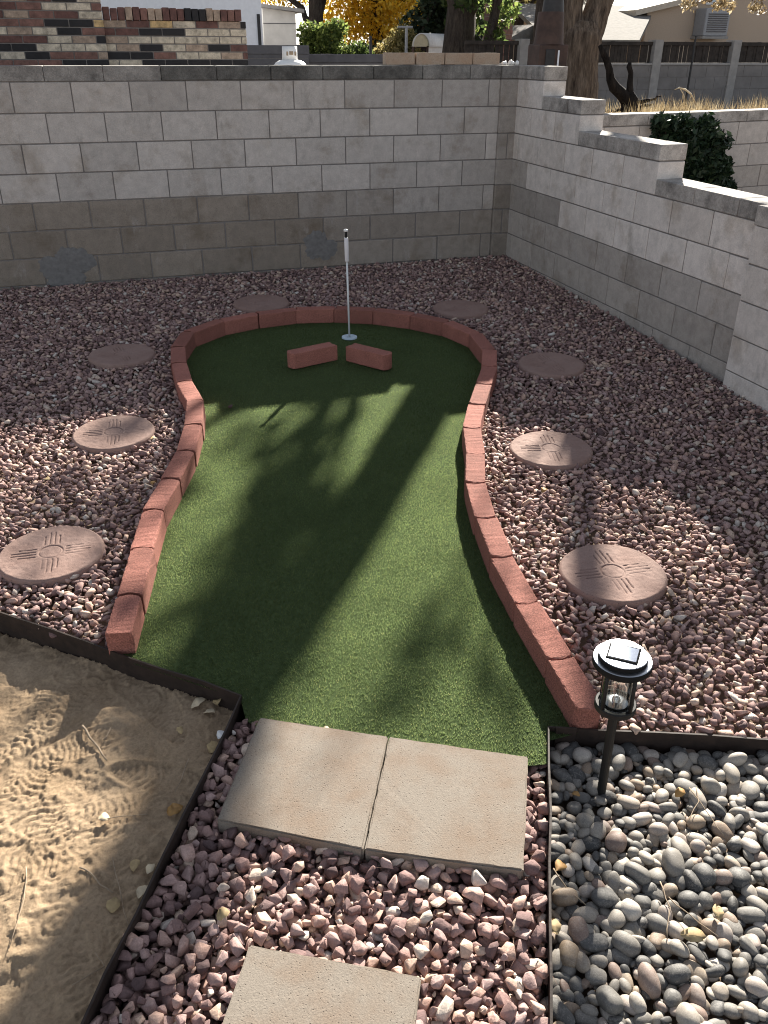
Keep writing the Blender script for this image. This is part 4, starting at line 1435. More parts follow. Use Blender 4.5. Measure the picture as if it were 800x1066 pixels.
leaves = [
    ((208, 737), SANDZ + .015, 20, .07, .022, 'paleleaf', 'pale curled leaf on the sand in the steel edging corner, largest of the pair there'),
    ((228, 734), SANDZ + .022, 75, .06, .02, 'dryleaf', 'brown leaf on the sand tucked against the edging corner'),
    ((219, 748), SANDZ + .012, -30, .05, .018, 'paleleaf', 'small pale leaf just below the edging corner on the sand'),
    ((231, 767), SANDZ + .02, 35, .038, .018, 'white', 'small whitish leaf leaning on the edging beside the left paver'),
    ((222, 781), SANDZ + .012, 60, .055, .022, 'dryleaf', 'yellow brown leaf lying along the edging left of the paver'),
    ((183, 845), SANDZ + .02, 10, .06, .022, 'goldleaf', 'golden brown curled leaf against the edging half way down the sand'),
    ((109, 855), SANDZ + .012, -8, .04, .016, 'paleleaf', 'bright pale leaf alone on the sunlit sand'),
    ((142, 906), SANDZ + .01, 70, .045, .018, 'dryleaf', 'tan leaf flat on the shaded sand, right of the trampled patch'),
    ((158, 908), SANDZ + .012, 50, .04, .014, 'paleleaf', 'narrow pale leaf on the shaded sand close to the rock edging'),
    ((119, 946), SANDZ + .01, 80, .05, .02, 'dryleaf', 'upright lying tan leaf low on the shaded sand'),
    ((150, 934), SANDZ + .012, 55, .05, .018, 'paleleaf', 'pale green grey leaf touching the edging low on the sand'),
    ((188, 765), SANDZ + .01, 100, .04, .012, 'dryleaf', 'thin brown leaf on shaded sand below the rusty strip'),
    ((567, 511), 0.022, 30, .045, .02, 'goldleaf', 'orange leaf on the gravel below the sunlit right stepping stone'),
    ((160, 457), 0.02, 10, .04, .016, 'dryleaf', 'yellowish leaf on the gravel beside the half shaded left stepping stone'),
    ((161, 503), 0.02, 60, .05, .02, 'goldleaf', 'yellow leaf on the gravel against the left curb'),
    ((49, 500), 0.02, -40, .045, .018, 'dryleaf', 'dry leaf on the sunlit gravel near the left photo edge'),
    ((583, 903), PEB_TOP + .02, 35, .05, .02, 'goldleaf', 'golden leaf among the pebbles beside the long steel edging'),
    ((722, 975), PEB_TOP + .025, -25, .075, .022, 'dryleaf', 'olive brown crumpled leaf on the pebbles at the centre of the bed'),
    ((708, 826), PEB_TOP + .02, 15, .045, .016, 'goldleaf', 'orange brown leaf on the pebbles right of the lantern stake'),
    ((600, 828), PEB_TOP + .018, -50, .03, .012, 'goldleaf', 'tiny orange leaf on the pebbles left of the lantern stake'),
    ((577, 965), PEB_TOP + .02, 80, .06, .018, 'dryleaf', 'long tan leaf standing against the edging among the pebbles'),
    ((747, 950), PEB_TOP + .025, 70, .05, .016, 'dryleaf', 'small tan leaf upright between pebbles right of centre'),
    ((233, 953), -0.0, 0, .045, .018, 'dryleaf', 'yellow leaf on the coarse rock left of the lone paver'),
]
for k, (px, dz, a, L, W, mt, lab) in enumerate(leaves):
    q = rest(gp(*px, dz=dz), dz)
    o = link('fallen_leaf', leaf_mesh(k, L * .78, W * .78), M[mt], loc=tuple(q), rot=(rad(random.uniform(-18, 18)), rad(random.uniform(-18, 18)), rad(a)))
    tag(o, lab, 'leaf', 'fallen leaves')

twigs = [
    ([(86, 760), (100, 775), (112, 795)], .004, SANDZ + .012, 'crooked grey twig on the sunlit sand, the thickest one'),
    ([(109, 773), (116, 760)], .0022, SANDZ + .014, 'short pale straw beside the crooked twig'),
    ([(197, 795), (190, 815), (183, 828)], .0018, SANDZ + .01, 'thin straw on the shaded sand beside the edging'),
    ([(106, 858), (130, 852), (155, 850)], .0015, SANDZ + .01, 'long thin stalk lying across the shaded sand'),
    ([(28, 905), (26, 940), (10, 990)], .0018, SANDZ + .012, 'long pale straw on the trampled sand at the left'),
    ([(118, 895), (128, 945), (135, 970)], .0015, SANDZ + .01, 'bent straw low on the shaded sand'),
    ([(85, 905), (100, 918), (118, 932)], .0025, SANDZ + .01, 'dark twig at the edge of the shade on the sand'),
    ([(75, 1030), (110, 1010), (100, 995)], .0015, SANDZ + .01, 'pair-like dry grass stalk near the bottom of the sand'),
    ([(718, 820), (736, 845), (754, 870)], .0016, PEB_TOP + .03, 'curved dry stalk over the pebbles right of the lantern'),
    ([(726, 820), (727, 835), (716, 858)], .0016, PEB_TOP + .03, 'short dry stalk crossing the pebbles right of the lantern'),
    ([(688, 918), (697, 945), (695, 980)], .0018, PEB_TOP + .03, 'dry stalk lying over pebbles in the middle of the bed'),
    ([(697, 935), (720, 955), (748, 975)], .0018, PEB_TOP + .03, 'long dry stalk slanting across the middle pebbles'),
    ([(576, 905), (590, 925), (610, 942)], .0022, PEB_TOP + .03, 'brown stalk on the pebbles beside the steel edging'),
]
for k, (pts, r, dz, lab) in enumerate(twigs):
    ps = [rest(gp(*p_, dz=dz), dz) for p_ in pts]
    c = Vector(ps[0])
    mb = MB()
    dense = []
    for a, b_ in zip(ps[:-1], ps[1:]):
        for t in (0, .33, .66): dense.append(Vector(a).lerp(Vector(b_), t) - c + Vector((random.uniform(-1, 1), random.uniform(-1, 1), random.uniform(-.5, 1))) * r * 1.2)
    dense.append(Vector(ps[-1]) - c)
    mb.tube(dense, [r * (1 - .5 * i / len(dense)) for i in range(len(dense))], 6)
    o = mb.build('twig', M['twig'], loc=c, smooth=True)
    tag(o, lab, 'twig', 'dry twigs and stalks')
q = gp(240, 423, dz=.008)
o = link('stray_rock', np_mesh('stray_rock', protos[3][0], protos[3][1], {'tone': np.zeros(len(protos[3][1]))}), M['gravel'], loc=tuple(q))
o.scale = (.02, .016, .012); tag(o, 'small dark rock lying alone on the turf at the edge of the shade', 'rock')

# ------------------------------------------------------------------ trees and bushes
def leaf_cloud(name, mat, centres, n, spread, size, parent=None, seed=0, flat=0.0):
    """n kite-shaped leaves gathered into twigs round the given centres [(x,y,z,r)]"""
    r = np.random.default_rng(seed)
    cs = np.array(centres, float)
    wts = cs[:, 3] ** 2; wts /= wts.sum()
    which = r.choice(len(cs), n, p=wts)
    d = r.normal(0, 1, (n, 3)); d /= np.linalg.norm(d, axis=1)[:, None]
    rr_ = r.random(n) ** 0.45
    p = cs[which, :3] + d * (cs[which, 3] * rr_)[:, None] * np.array([1, 1, spread])
    # clumping
    cl = cs[which, :3] + r.normal(0, .5, (n, 3)) * cs[which, 3][:, None]
    nrm = r.normal(0, 1, (n, 3)); nrm[:, 2] += flat; nrm /= np.linalg.norm(nrm, axis=1)[:, None]
    a = np.cross(nrm, r.normal(0, 1, (n, 3))); a /= np.linalg.norm(a, axis=1)[:, None]
    b_ = np.cross(nrm, a)
    s = (size * r.uniform(.6, 1.4, n))[:, None]
    quad = np.stack([p - a * s, p + b_ * s * .48 + nrm * s * .12, p + a * s, p - b_ * s * .48 + nrm * s * .12], 1)
    base = np.zeros(3) if parent is None else np.array(parent.location)
    VV = quad.reshape(-1, 3) - base
    FF = np.arange(4 * n).reshape(-1, 4)
    tn = np.clip(r.normal(.5, .25, n) + (r.random(len(cs))[which] - .5) * .5, 0, 1)
    return link(name, np_mesh(name, VV, FF, {'tone': tn}), mat, parent)


def branch(mb, a, b_, r0, r1, seed, n=8, wob=.12, seg=7, ridge=.08):
    r = random.Random(seed)
    a, b_ = Vector(a), Vector(b_)
    L = (b_ - a).length
    pts = []
    for i in range(seg + 1):
        t = i / seg
        pts.append(a.lerp(b_, t) + Vector((r.uniform(-1, 1), r.uniform(-1, 1), r.uniform(-.4, .4))) * wob * L * .12 * (0 if i in (0,) else 1))
    mb.tube(pts, [r0 + (r1 - r0) * i / seg for i in range(seg + 1)], n, ridge=ridge, jit=.02, seed=seed)
    return pts


def shadow_point(px, py, h):
    """a point h metres up on the sun ray that ends on the ground at this photo pixel"""
    q = gp(px, py)
    k = h / math.tan(SUN_EL)
    return Vector((q[0] + math.sin(SUN_AZ) * k, q[1] + math.cos(SUN_AZ) * k, q[2] + h))


# forked pale tree
tr = empty('tree', (2.5, 3.6, RZ(3.6)))
tag(tr, 'pale barked tree with a low forked trunk behind the right wall steps', 'tree')
L0 = Vector(tr.location)
mb = MB()
Yt = 3.6
cl = lambda x0, y0, x1, y1: None
t0 = Vector(at(606, 110, Yt)); t1 = Vector(at(603, 62, Yt)); t2 = Vector(at(605, 30, Yt))
mb.bark_tube([Vector((2.50, Yt, 0.95)) - L0, Vector((2.50, Yt, 1.3)) - L0, Vector((2.475, Yt, 1.55)) - L0, Vector((2.465, Yt, 1.78)) - L0, Vector((2.47, Yt, 2.02)) - L0, Vector((2.48, Yt, 2.16)) - L0], [0.34, 0.275, 0.255, 0.255, 0.262, 0.20], seed=2)
mb.build('trunk', M['bark'], tr, True)
limbL = [(2.40, Yt, 1.7), (2.36, Yt, 2.0), (2.315, Yt, 2.3), (2.34, Yt, 2.7), (2.40, Yt, 3.3), (2.44, Yt, 4.0), (2.44, Yt, 4.9), (2.40, Yt + .1, 5.9), (2.2, Yt + .2, 7.0)]
mb = MB(); mb.bark_tube([Vector(q) - L0 for q in limbL], [.13, .145, .13, .138, .145, .148, .14, .11, .05], 60, 90, .06, seed=4)
mb.build('limb', M['bark'], tr, True)
limbR = [(2.55, Yt, 1.75), (2.60, Yt, 2.05), (2.70, Yt, 2.4), (2.85, Yt, 2.8), (3.15, Yt + .1, 3.5), (3.5, Yt + .2, 4.3), (3.8, Yt + .3, 5.3), (4.0, Yt + .3, 6.4)]
mb = MB(); mb.bark_tube([Vector(q) - L0 for q in limbR], [.14, .16, .15, .135, .115, .095, .07, .04], 60, 90, .06, seed=5)
mb.build('limb', M['bark'], tr, True)
mb = MB()
rr = random.Random(8)
for k in range(7):
    src = rr.choice(limbL[6:] + limbR[5:])
    L_ = rr.uniform(.8, 2.4)
    e = Vector(src) + Vector((rr.uniform(-1, 1), rr.uniform(-.8, .8), rr.uniform(.1, .9))).normalized() * L_
    ps = branch(mb, Vector(src) - L0, e - L0, .028, .008, 20 + k, 6)
mb.build('branches', M['bark'], tr, True)
# a thin autumn crown; clumps sit where the dapples on the ground come from
dap = []
def clump(px, py, h, r): dap.append((*shadow_point(px, py, h), r))
for (px, py, r) in [(650, 545, .26), (690, 670, .24), (470, 665, .2), (420, 700, .16), (530, 715, .2), (760, 640, .26)]:
    clump(px, py, 4.7, r)
dapples = dap; dap = []
def clump_y(px, py, Y, r):
    q = gp(px, py)
    k = (Y - q[1]) / math.cos(SUN_AZ)
    dap.append((q[0] + math.sin(SUN_AZ) * k, Y, q[2] + k * math.tan(SUN_EL), r))
for (px, py, r) in [(232, 770, .13), (215, 800, .15), (200, 835, .16), (186, 868, .16), (190, 800, .10), (168, 905, .17), (145, 940, .18), (120, 980, .19), (95, 1015, .19), (70, 1060, .2), (150, 985, .15), (40, 1095, .22), (185, 930, .14),
                    (15, 658, .05), (42, 666, .05), (74, 680, .055), (104, 693, .06), (134, 706, .07), (165, 718, .085), (195, 729, .10)]:
    clump_y(px, py, 3.7, r)
leaf_cloud('crown', M['olive'], dapples, 200, .8, .05, tr, 5)
leaf_cloud('shade_clumps', M['olive'], dap, 1900, .8, .05, tr, 6)  # unseen dense leaf clumps, added to widen the limb shadow and shade the sand

# darker tree further back whose trunk and boughs throw the broad soft shade on the green
tr = empty('tree', (3.25, 6.3, RZ(6.3)))
tag(tr, 'dark shaded tree trunk rising behind the rusty outdoor fireplace', 'tree')
L0 = Vector(tr.location)
xb = at(573, 5, 6.3)[0]
tl = [(xb, 6.3, RZ(6.3) - .1), (xb, 6.3, 1.6), (xb, 6.3, 2.6), (xb - .03, 6.3, 3.6), (xb + .02, 6.3, 4.6), (xb + .05, 6.3, 5.6)]
mb = MB(); mb.tube([Vector(q) - L0 for q in tl], [.33, .25, .215, .20, .18, .14], 22, ridge=.08, jit=.02, seed=12); mb.build('trunk', M['dark_bark'], tr, True)
mb = MB()
ends = []
for k, (px, py, h) in enumerate([(285, 480, 5.2), (310, 500, 5.2), (270, 560, 5.6), (300, 590, 5.5), (320, 520, 5.0), (130, 500, 5.3), (60, 540, 5.6), (245, 640, 6.0), (205, 700, 6.3)]):
    e = shadow_point(px, py, h)
    s_ = Vector((xb, 6.3, 3.7 + .18 * k))
    branch(mb, s_ - L0, e - L0, .06, .015, 60 + k, 7, .3)
    ends.append(e)
mb.build('branches', M['dark_bark'], tr, True)
dap = []
for (px, py, r) in [(262, 452, .16), (300, 455, .18), (290, 485, .2), (318, 505, .18), (285, 520, .2), (310, 545, .2), (265, 560, .22), (300, 590, .24), (245, 610, .22), (285, 630, .24), (230, 660, .22), (260, 690, .22), (205, 700, .16),
                    (350, 560, .10), (180, 480, .08),
                    (125, 450, .2), (150, 520, .2), (60, 550, .16), (110, 545, .14), (50, 515, .16), (140, 580, .10), (30, 605, .08), (90, 590, .08), (70, 420, .22), (20, 440, .08)]:
    clump(px, py, 5.6, r)
leaf_cloud('crown', M['green'], dap, 1150, .8, .055, tr, 9)

# shade over the low right part of the sand and the strip corner comes from leaf clumps added to the forked tree
# ---- far trees
def tree(name_seed, px, Y, trunk_w, htop, crown, label, mat, nleaf, size, bark='dark_bark', lean=0.0, nbr=6):
    x = at(px, 50, Y)[0]
    z0 = float(RZ(Y))
    t = empty('tree', (x, Y, z0))
    tag(t, label, 'tree')
    mb = MB()
    pts = [(0, 0, -.1)] + [(lean * k / 5, 0, htop * k / 5) for k in range(1, 6)]
    mb.tube(pts, [trunk_w * 1.25] + [trunk_w * (1 - .13 * k) for k in range(5)], 14, ridge=.09, jit=.03, seed=name_seed)
    r = random.Random(name_seed)
    mb.build('trunk', M[bark], t, True)
    mb = MB()
    for k in range(nbr):
        s_ = Vector(pts[r.randrange(2, 6)])
        c = r.choice(crown)
        branch(mb, s_, Vector((c[0], c[1], c[2])) + Vector((r.uniform(-.4, .4),) * 3), trunk_w * .45, .02, name_seed * 10 + k, 7, .3)
    mb.build('branches', M[bark], t, True)
    cs = [(x + a, Y + b_, z0 + c, d) for a, b_, c, d in crown]
    leaf_cloud('crown', mat if not isinstance(mat, str) else M[mat], cs, nleaf, .85, size, t, name_seed)
    return t


r = random.Random(77)
def crown(n, w, z0, z1, rad_):
    return [(r.uniform(-w, w), r.uniform(-w, w) * .7, r.uniform(z0, z1), r.uniform(.6, 1) * rad_) for _ in range(n)]


tree(31, 476, 9.0, .30, 3.4, crown(9, 1.8, 3.2, 6.0, .9), 'thick dark tree trunk with spreading boughs behind the spare tan blocks', 'pine', 3500, .07, lean=.15)
tree(32, 497, 8.4, .11, 2.6, [(.15, 0, .95, .22), (.3, 0, 1.25, .25), (.25, 0, .75, .18), (.5, .1, 1.6, .3), (-.2, 0, 1.9, .4)], 'slender leaning trunk with bright green sunlit leaves beside the thick dark tree', 'green', 900, .06, lean=.5, nbr=4)
tree(33, 392, 17.0, .2, 3.5, [(-.6, 0, 1.5, 1.0), (.3, -.3, 1.9, 1.1), (-1.0, 0, 2.6, 1.2), (.6, .2, 3.2, 1.2), (0, 0, 4.0, 1.3), (1.3, .3, 2.3, .8)], 'bright yellow autumn tree behind the grey wall', 'yellow', 15000, .06)
tree(34, 330, 15.0, .2, 3.5, [(-1.0, 1, 3.0, 1.0), (.2, 1, 3.2, 1.0), (-.6, 1, 2.4, .8), (.9, 1, 3.6, 1.0), (-1.6, 1.2, 2.2, .7)], 'dark trunked tree with thin yellow leaves above the white shed', 'yellow', 8000, .058, nbr=9)
tree(35, 436, 19.0, .22, 4.0, [(-.8, 0, 1.7, 1.0), (.6, 0, 2.0, 1.0), (0, 0, 3.2, 1.3), (1.2, 0, 3.6, 1.0), (-1, 0, 3.6, 1.0)], 'olive brown half bare tree right of the yellow tree', 'olive', 11000, .055, nbr=10)
tree(36, 462, 14.0, .18, 3.0, [(-.5, 0, 1.4, .6), (.0, 0, 2.0, .7), (.4, 0, 2.8, .8), (0, 0, 3.6, .8), (.5, 0, 1.6, .6)], 'very dark evergreen tree behind the small arched shed', 'pine', 6000, .08)
tree(37, 538, 20.0, .2, 4.0, [(-.5, 0, 2.3, .7), (.7, 0, 2.6, .8), (.2, 0, 3.4, 1.1), (1.4, 0, 3.6, .9), (-.7, 0, 3.6, 1.0)], 'pale green airy tree above the brick pillar', 'olive', 3800, .08)
tree(38, 520, 13.0, .2, 4.0, [(-.8, 0, 2.0, .6), (-1.2, 0, 2.6, .8), (-.6, .4, 3.2, .8), (-.9, 0, 1.5, .4)], 'green tree hanging over the brick pillar', 'green', 2600, .08)


tree(39, 655, 27.0, .25, 4.0, [(-2.5, 0, 2.6, 1.2), (-1, 0, 3.0, 1.3), (.6, 0, 3.2, 1.3), (2.2, 0, 3.3, 1.3), (-1.5, 0, 4.4, 1.5), (1.2, 0, 4.6, 1.5), (3.8, 0, 4.0, 1.3)], 'russet autumn tree showing over the pale roof left of the tan house', 'yellow', 9000, .08)
tree(40, 548, 26.0, .25, 4.0, [(-2.0, 0, 2.2, 1.1), (-.6, 0, 2.4, 1.2), (1.0, 0, 2.6, 1.2), (0, 0, 4.0, 1.6), (2.2, 0, 3.6, 1.4), (-2, 0, 3.8, 1.4)], 'distant grey green tree beyond the far gabled roof', 'olive', 9000, .07)


def bush(px, Y, cs, mat, n, size, label, cat='bush', nm='bush'):
    x = at(px, 50, Y)[0]; z0 = float(RZ(Y))
    t = empty(nm, (x, Y, z0)); tag(t, label, cat)
    mb = MB()
    rr = random.Random(px)
    for a, b_, c, d in cs:
        branch(mb, (0, 0, -.05), (a, b_, c), .03, .01, rr.randrange(999), 6)
    mb.build('stem', M['dark_bark'], t, True)
    leaf_cloud('foliage', M[mat], [(x + a, Y + b_, z0 + c, d) for a, b_, c, d in cs], n, .9, size, t, px)


bush(334, 10.5, [(-.35, 0, .8, .32), (0, 0, 1.1, .38), (.3, 0, .85, .34), (.1, -.1, .55, .35), (-.2, 0, 1.25, .25), (.55, 0, .7, .3), (.3, 0, 1.3, .25)], 'green', 7500, .04, 'leafy green bush in front of the yellow trees, right of the white shed')
bush(366, 11.0, [(-.2, 0, .7, .3), (.15, 0, .9, .3), (.35, 0, .6, .28)], 'green', 3000, .038, 'smaller pale green bush beside the dark iron post')
bush(410, 12.0, [(-.4, 0, .7, .35), (0, 0, .9, .4), (.4, 0, .75, .35), (.2, 0, 1.2, .3)], 'olive', 2600, .05, 'brownish dry bush left of the clothes pole')
bush(436, 12.8, [(-.2, 0, .65, .35), (.1, 0, .9, .35), (.3, 0, .6, .3)], 'pine', 2200, .05, 'dark low bush right behind the clothes pole')
bush(350, 13, [(-.9, 0, .7, .5), (-.3, 0, .6, .5), (.4, 0, .6, .5), (1.0, 0, .7, .5), (1.5, 0, .6, .5)], 'pine', 3500, .07, 'long dark hedge row behind the grey wall', 'hedge', 'hedge')

# ivy over the neighbour's wall
iv = empty('ivy', (1.85, 0.25, 0.25)); tag(iv, 'dark green ivy mound hanging over the low wall behind the stepped wall', 'ivy')
cs = []
rr = random.Random(6)
for k in range(90):
    px = rr.uniform(674, 757); top = 150 - 26 * math.sin(math.pi * min(1, max(0, (px - 668) / 88)) ** .7)
    py = rr.uniform(top, 215)
    if px < 690 and py > 165: continue
    q = at(px, py, NWy(1.9) - .10 + rr.uniform(-.06, .05))
    cs.append((q[0], q[1], q[2], rr.uniform(.07, .12)))
for (px, py, rr_) in [(700, 126, .05), (713, 122, .05), (708, 128, .05), (737, 124, .07), (741, 132, .08), (730, 130, .08), (752, 150, .06), (757, 170, .06), (757, 195, .07), (685, 140, .06), (722, 130, .07)]:
    q = at(px, py, NWy(1.9) - .06); cs.append((*q, rr_))
cs += [(x, NWy(x) - .1, z, .13) for x in (1.55, 1.75, 1.95, 2.15, 2.25) for z in (.45, .65, .85)]
leaf_cloud('foliage', M['ivy'], cs, 9500, .95, .036, iv, 3)
mb = MB()
for k in range(7):
    x = 1.5 + .13 * k
    branch(mb, Vector((x, NWy(x) - .04, .22)) - iv.location, Vector((x + rr.uniform(-.1, .1), NWy(x) - .06, 1.2)) - iv.location, .012, .006, 300 + k, 6)
mb.build('stem', M['dark_bark'], iv, True)

# charred forked stump
st = empty('tree_stump', (*at(657, 118, 1.6)[:2], 1.24)); tag(st, 'charred black dead stump with two crooked arms among dry grass', 'stump')
L0 = Vector(st.location)
Ys = 1.6
pt = lambda px, py: Vector(at(px, py, Ys)) - L0
mb = MB()
mb.tube([pt(658, 122), pt(657, 112), pt(656, 104), pt(654, 97)], [.12, .10, .085, .06], 14, ridge=.15, jit=.06, seed=1)
mb.build('trunk', M['charred'], st, True)
mb = MB(); mb.tube([pt(655, 106), pt(648, 98), pt(640, 90), pt(636, 82), pt(635, 72), pt(632, 62), pt(628, 54), pt(625, 47)], [.07, .062, .055, .043, .036, .034, .03, .02], 12, ridge=.12, jit=.05, seed=2); mb.build('limb', M['charred'], st, True)
mb = MB(); mb.tube([pt(657, 106), pt(656, 96), pt(656, 86), pt(657, 76), pt(655, 69), pt(656, 65)], [.05, .038, .03, .026, .026, .018], 10, ridge=.12, jit=.05, seed=3); mb.build('limb', M['charred'], st, True)
for k, (a, b_) in enumerate([((660, 108), (690, 100)), ((660, 112), (682, 108)), ((652, 112), (640, 116))]):
    mb = MB(); branch(mb, pt(*a), pt(*b_), .03, .008, 70 + k, 8, .5); mb.build('root', M['charred'], st, True)
# arched bleached branch
mb = MB(); Ys = 1.9
mb.tube([Vector(at(*q, Ys)) for q in [(703, 93), (708, 91), (714, 93), (720, 98), (724, 106), (726, 112)]], [.006, .008, .009, .009, .009, .009], 7)
mb.tube([Vector(at(*q, Ys)) for q in [(708, 91), (712, 98), (713, 108)]], [.006, .006, .006], 7)
o = mb.build('bare_branch', M['paleleaf'], smooth=True); tag(o, 'pale bleached branch arching out of the dry grass', 'branch')
# dry grass along the top of the low wall
n = 5600
x = rng.uniform(0.9, 4.4, n); y = NWy(x) + 0.26 + rng.random(n) ** 1.6 * 1.9
dens = vnoise(x, y, .35, 60) * 1.6 + .2
k_ = dens > rng.uniform(-.3, .9, n)
x, y = x[k_], y[k_]; n = len(x)
hh = rng.uniform(.07, .26, n) * (0.75 + .5 * np.clip(vnoise(x, y, .5, 61), -.6, 1)); th = rng.uniform(0, 6.3, n); w = .0035
z = RZ(y)
A = np.stack([x + np.cos(th) * w, y + np.sin(th) * w, z], 1); B = np.stack([x - np.cos(th) * w, y - np.sin(th) * w, z], 1)
Cc = np.stack([x + rng.normal(0, .045, n), y + rng.normal(0, .045, n), z + hh], 1)
tag(link('dry_grass', np_mesh('dry_grass', np.stack([A, B, Cc], 1).reshape(-1, 3), np.arange(3 * n).reshape(-1, 3), {'tone': rng.random(n)}), M['straw']), 'straw coloured dry grass along the top of the low wall', 'grass', kind='stuff')

# ------------------------------------------------------------------ things behind the back wall
# patchwork brick wall with a row of upright bricks on top
bk = empty('brick_wall', (-2.8, 1.1, 1.2)); tag(bk, 'patchwork wall of red, black, cream and ochre bricks behind the back wall', 'wall')
L0 = Vector(bk.location)
mb, mo = MB(), MB()
br = random.Random(12)
rowh = 0.0565
zb = 2.145 - 0.085 - rowh * 18
def btone():
    return br.choice([.05, .05, .05, .25, .28, .3, .45, .5, .65, .8, .8, .8, .8, .65, .95])
def bricks(x0, x1, y0, z0, z1, off):
    nrow = int(round((z1 - z0) / rowh))
    for k in range(nrow):
        z = z0 + k * rowh
        x = x0 - (0.093 if (k + off) % 2 else 0) - br.uniform(0, .02)
        t = btone()
        while x < x1:
            a, b_ = max(x, x0), min(x + .177, x1)
            if br.random() > .2: t = btone()
            if b_ - a > .03:
                mb.cbox((a - L0.x, y0 - L0.y + br.uniform(-.001, .001), z + .004 - L0.z), (b_ - L0.x, y0 + .1 - L0.y, z + rowh - .004 - L0.z), .002, t)
            x += .185
xl = at(110, 40, 1.0)[0]; xr = at(257, 40, 1.0)[0]
bricks(-6.5, xl, 0.955, zb, zb + rowh * 24, 0)
bricks(xl, xr, 1.0, zb, zb + rowh * 18, 1)
mo.box((-6.5 - L0.x, .961 - L0.y, zb - L0.z), (xl - .003 - L0.x, 1.2 - L0.y, zb + rowh * 24 - .005 - L0.z))
mo.box((xl - L0.x, 1.006 - L0.y, zb - L0.z), (xr - .004 - L0.x, 1.198 - L0.y, zb + rowh * 18 - .005 - L0.z))
mo.build('mortar', M['mortar'], bk)
mb.build('brick_face', M['brick'], bk)
mb = MB(); x = xl + .004
while x < xr - .03:
    mb.cbox((x - L0.x, .985 - L0.y, zb + rowh * 18 - .002 - L0.z), (min(x + .052, xr) - L0.x, 1.195 - L0.y, zb + rowh * 18 + .085 + br.uniform(-.006, .006) - L0.z), .003, br.choice([.25, .28, .3, .45, .65, .65, .5, .05]))
    x += .0585
mb.build('soldier_course', M['brick'], bk)

# propane tank
q = at(302, 60, 0.75)
pt_ = empty('propane_tank', (q[0], 0.75, 1.41)); tag(pt_, 'white propane tank with a collar, its top showing above the back wall', 'tank')
mb = MB(); mb.box((-.25, -.25, -.14), (.25, .25, 0.0)); o = mb.build('stand_block', M['greywall'], None, loc=(q[0], 0.75, 1.40)); tag(o, 'grey concrete block under the propane tank behind the wall', 'block')
mb = MB(); mb.lathe([(0, 0.0), (.11, 0.0), (.11, .03), (.13, .06), (.152, .10), (.155, .14), (.155, .27), (.148, .31), (.125, .345), (.09, .365), (.04, .372), (0, .374)], 40); mb.build('body', M['tank'], pt_, True)
mb = MB()
for k in range(25):
    pass
prof = []
n = 30; vs = []; fs = []
for j in range(n + 1):
    a = rad(-90 + -140) + rad(280) * j / n
    for (rr_, z) in ((.065, .355), (.062, .468), (.059, .468), (.062, .355)):
        vs.append((rr_ * math.cos(a), rr_ * math.sin(a), z))
for j in range(n):
    for k in range(4):
        fs.append((j * 4 + k, j * 4 + (k + 1) % 4, j * 4 + 4 + (k + 1) % 4, j * 4 + 4 + k))
mb.add(vs, fs); mb.build('collar', M['tank'], pt_, True)
mb = MB(); mb.tube([(0, 0, .37), (0, 0, .42)], [.014, .014], 10); mb.tube([(-.03, 0, .425), (.03, 0, .425)], [.018, .018], 10); mb.build('valve', M['dryleaf'], pt_)
mb = MB()
for sx in (-1, 1): mb.cbox((sx * .034 - .006, -.0668, .40), (sx * .034 + .006, -.0606, .43), .001)
mb.cbox((-.016, -.0668, .405), (.016, -.0636, .432), .001)
mb.build('collar_slot', M['twig'], pt_)

# white building and shed
x0 = at(95, 20, 6)[0]; x1 = at(273, 20, 6)[0]
wb = empty('white_building', (x0, 6, 1.1)); tag(wb, 'bright white stuccoed building behind the patchwork brick wall', 'building')
mb = MB(); mb.box((-6, 0, 0), (x1 - x0, 4, 2.3)); mb.build('wall', M['whitewall'], wb)
mb = MB(); mb.box((-6.1, -.12, 2.3), (x1 - x0 + .1, 4.1, 2.42)); mb.build('roof', M['roof'], wb)
mb = MB(); mb.box((x1 - x0 - .07, -.02, .72), (x1 - x0 - .03, .0, 1.16)); mb.build('post', M['iron'], wb)
mb = MB(); mb.box((1.28, -.02, .6), (1.34, 0, 1.0)); mb.box((1.38, -.02, .6), (1.46, 0, 1.02)); mb.build('dark_rail', M['iron'], wb)
x0 = at(274, 20, 9)[0]; x1 = at(308, 20, 9)[0]
sh = empty('shed', (x0, 9, 1.02)); tag(sh, 'small off white panelled shed with a slanting roof edge', 'shed')
mb = MB(); mb.add([(0, 0, 0), (x1 - x0, 0, 0), (x1 - x0, 2, 0), (0, 2, 0), (0, 0, 1.42), (x1 - x0, 0, 1.36), (x1 - x0, 2, 1.36), (0, 2, 1.42)], [(0, 3, 2, 1), (4, 5, 6, 7), (0, 1, 5, 4), (1, 2, 6, 5), (2, 3, 7, 6), (3, 0, 4, 7)])
mb.build('wall', M['shed'], sh)
mb = MB()
for k in range(4): mb.box((0.0, -.008, .2 + k * .33), (x1 - x0, -.0005, .213 + k * .33))
mb.build('panel_joint', M['greywall'], sh)
mb = MB(); mb.add([(-.06, -.15, 1.425), (x1 - x0 + .12, -.15, 1.355), (x1 - x0 + .12, 2.1, 1.355), (-.06, 2.1, 1.425), (-.06, -.15, 1.475), (x1 - x0 + .12, -.15, 1.405), (x1 - x0 + .12, 2.1, 1.405), (-.06, 2.1, 1.475)], [(0, 3, 2, 1), (4, 5, 6, 7), (0, 1, 5, 4), (1, 2, 6, 5), (2, 3, 7, 6), (3, 0, 4, 7)])
mb.build('roof', M['pier'], sh)

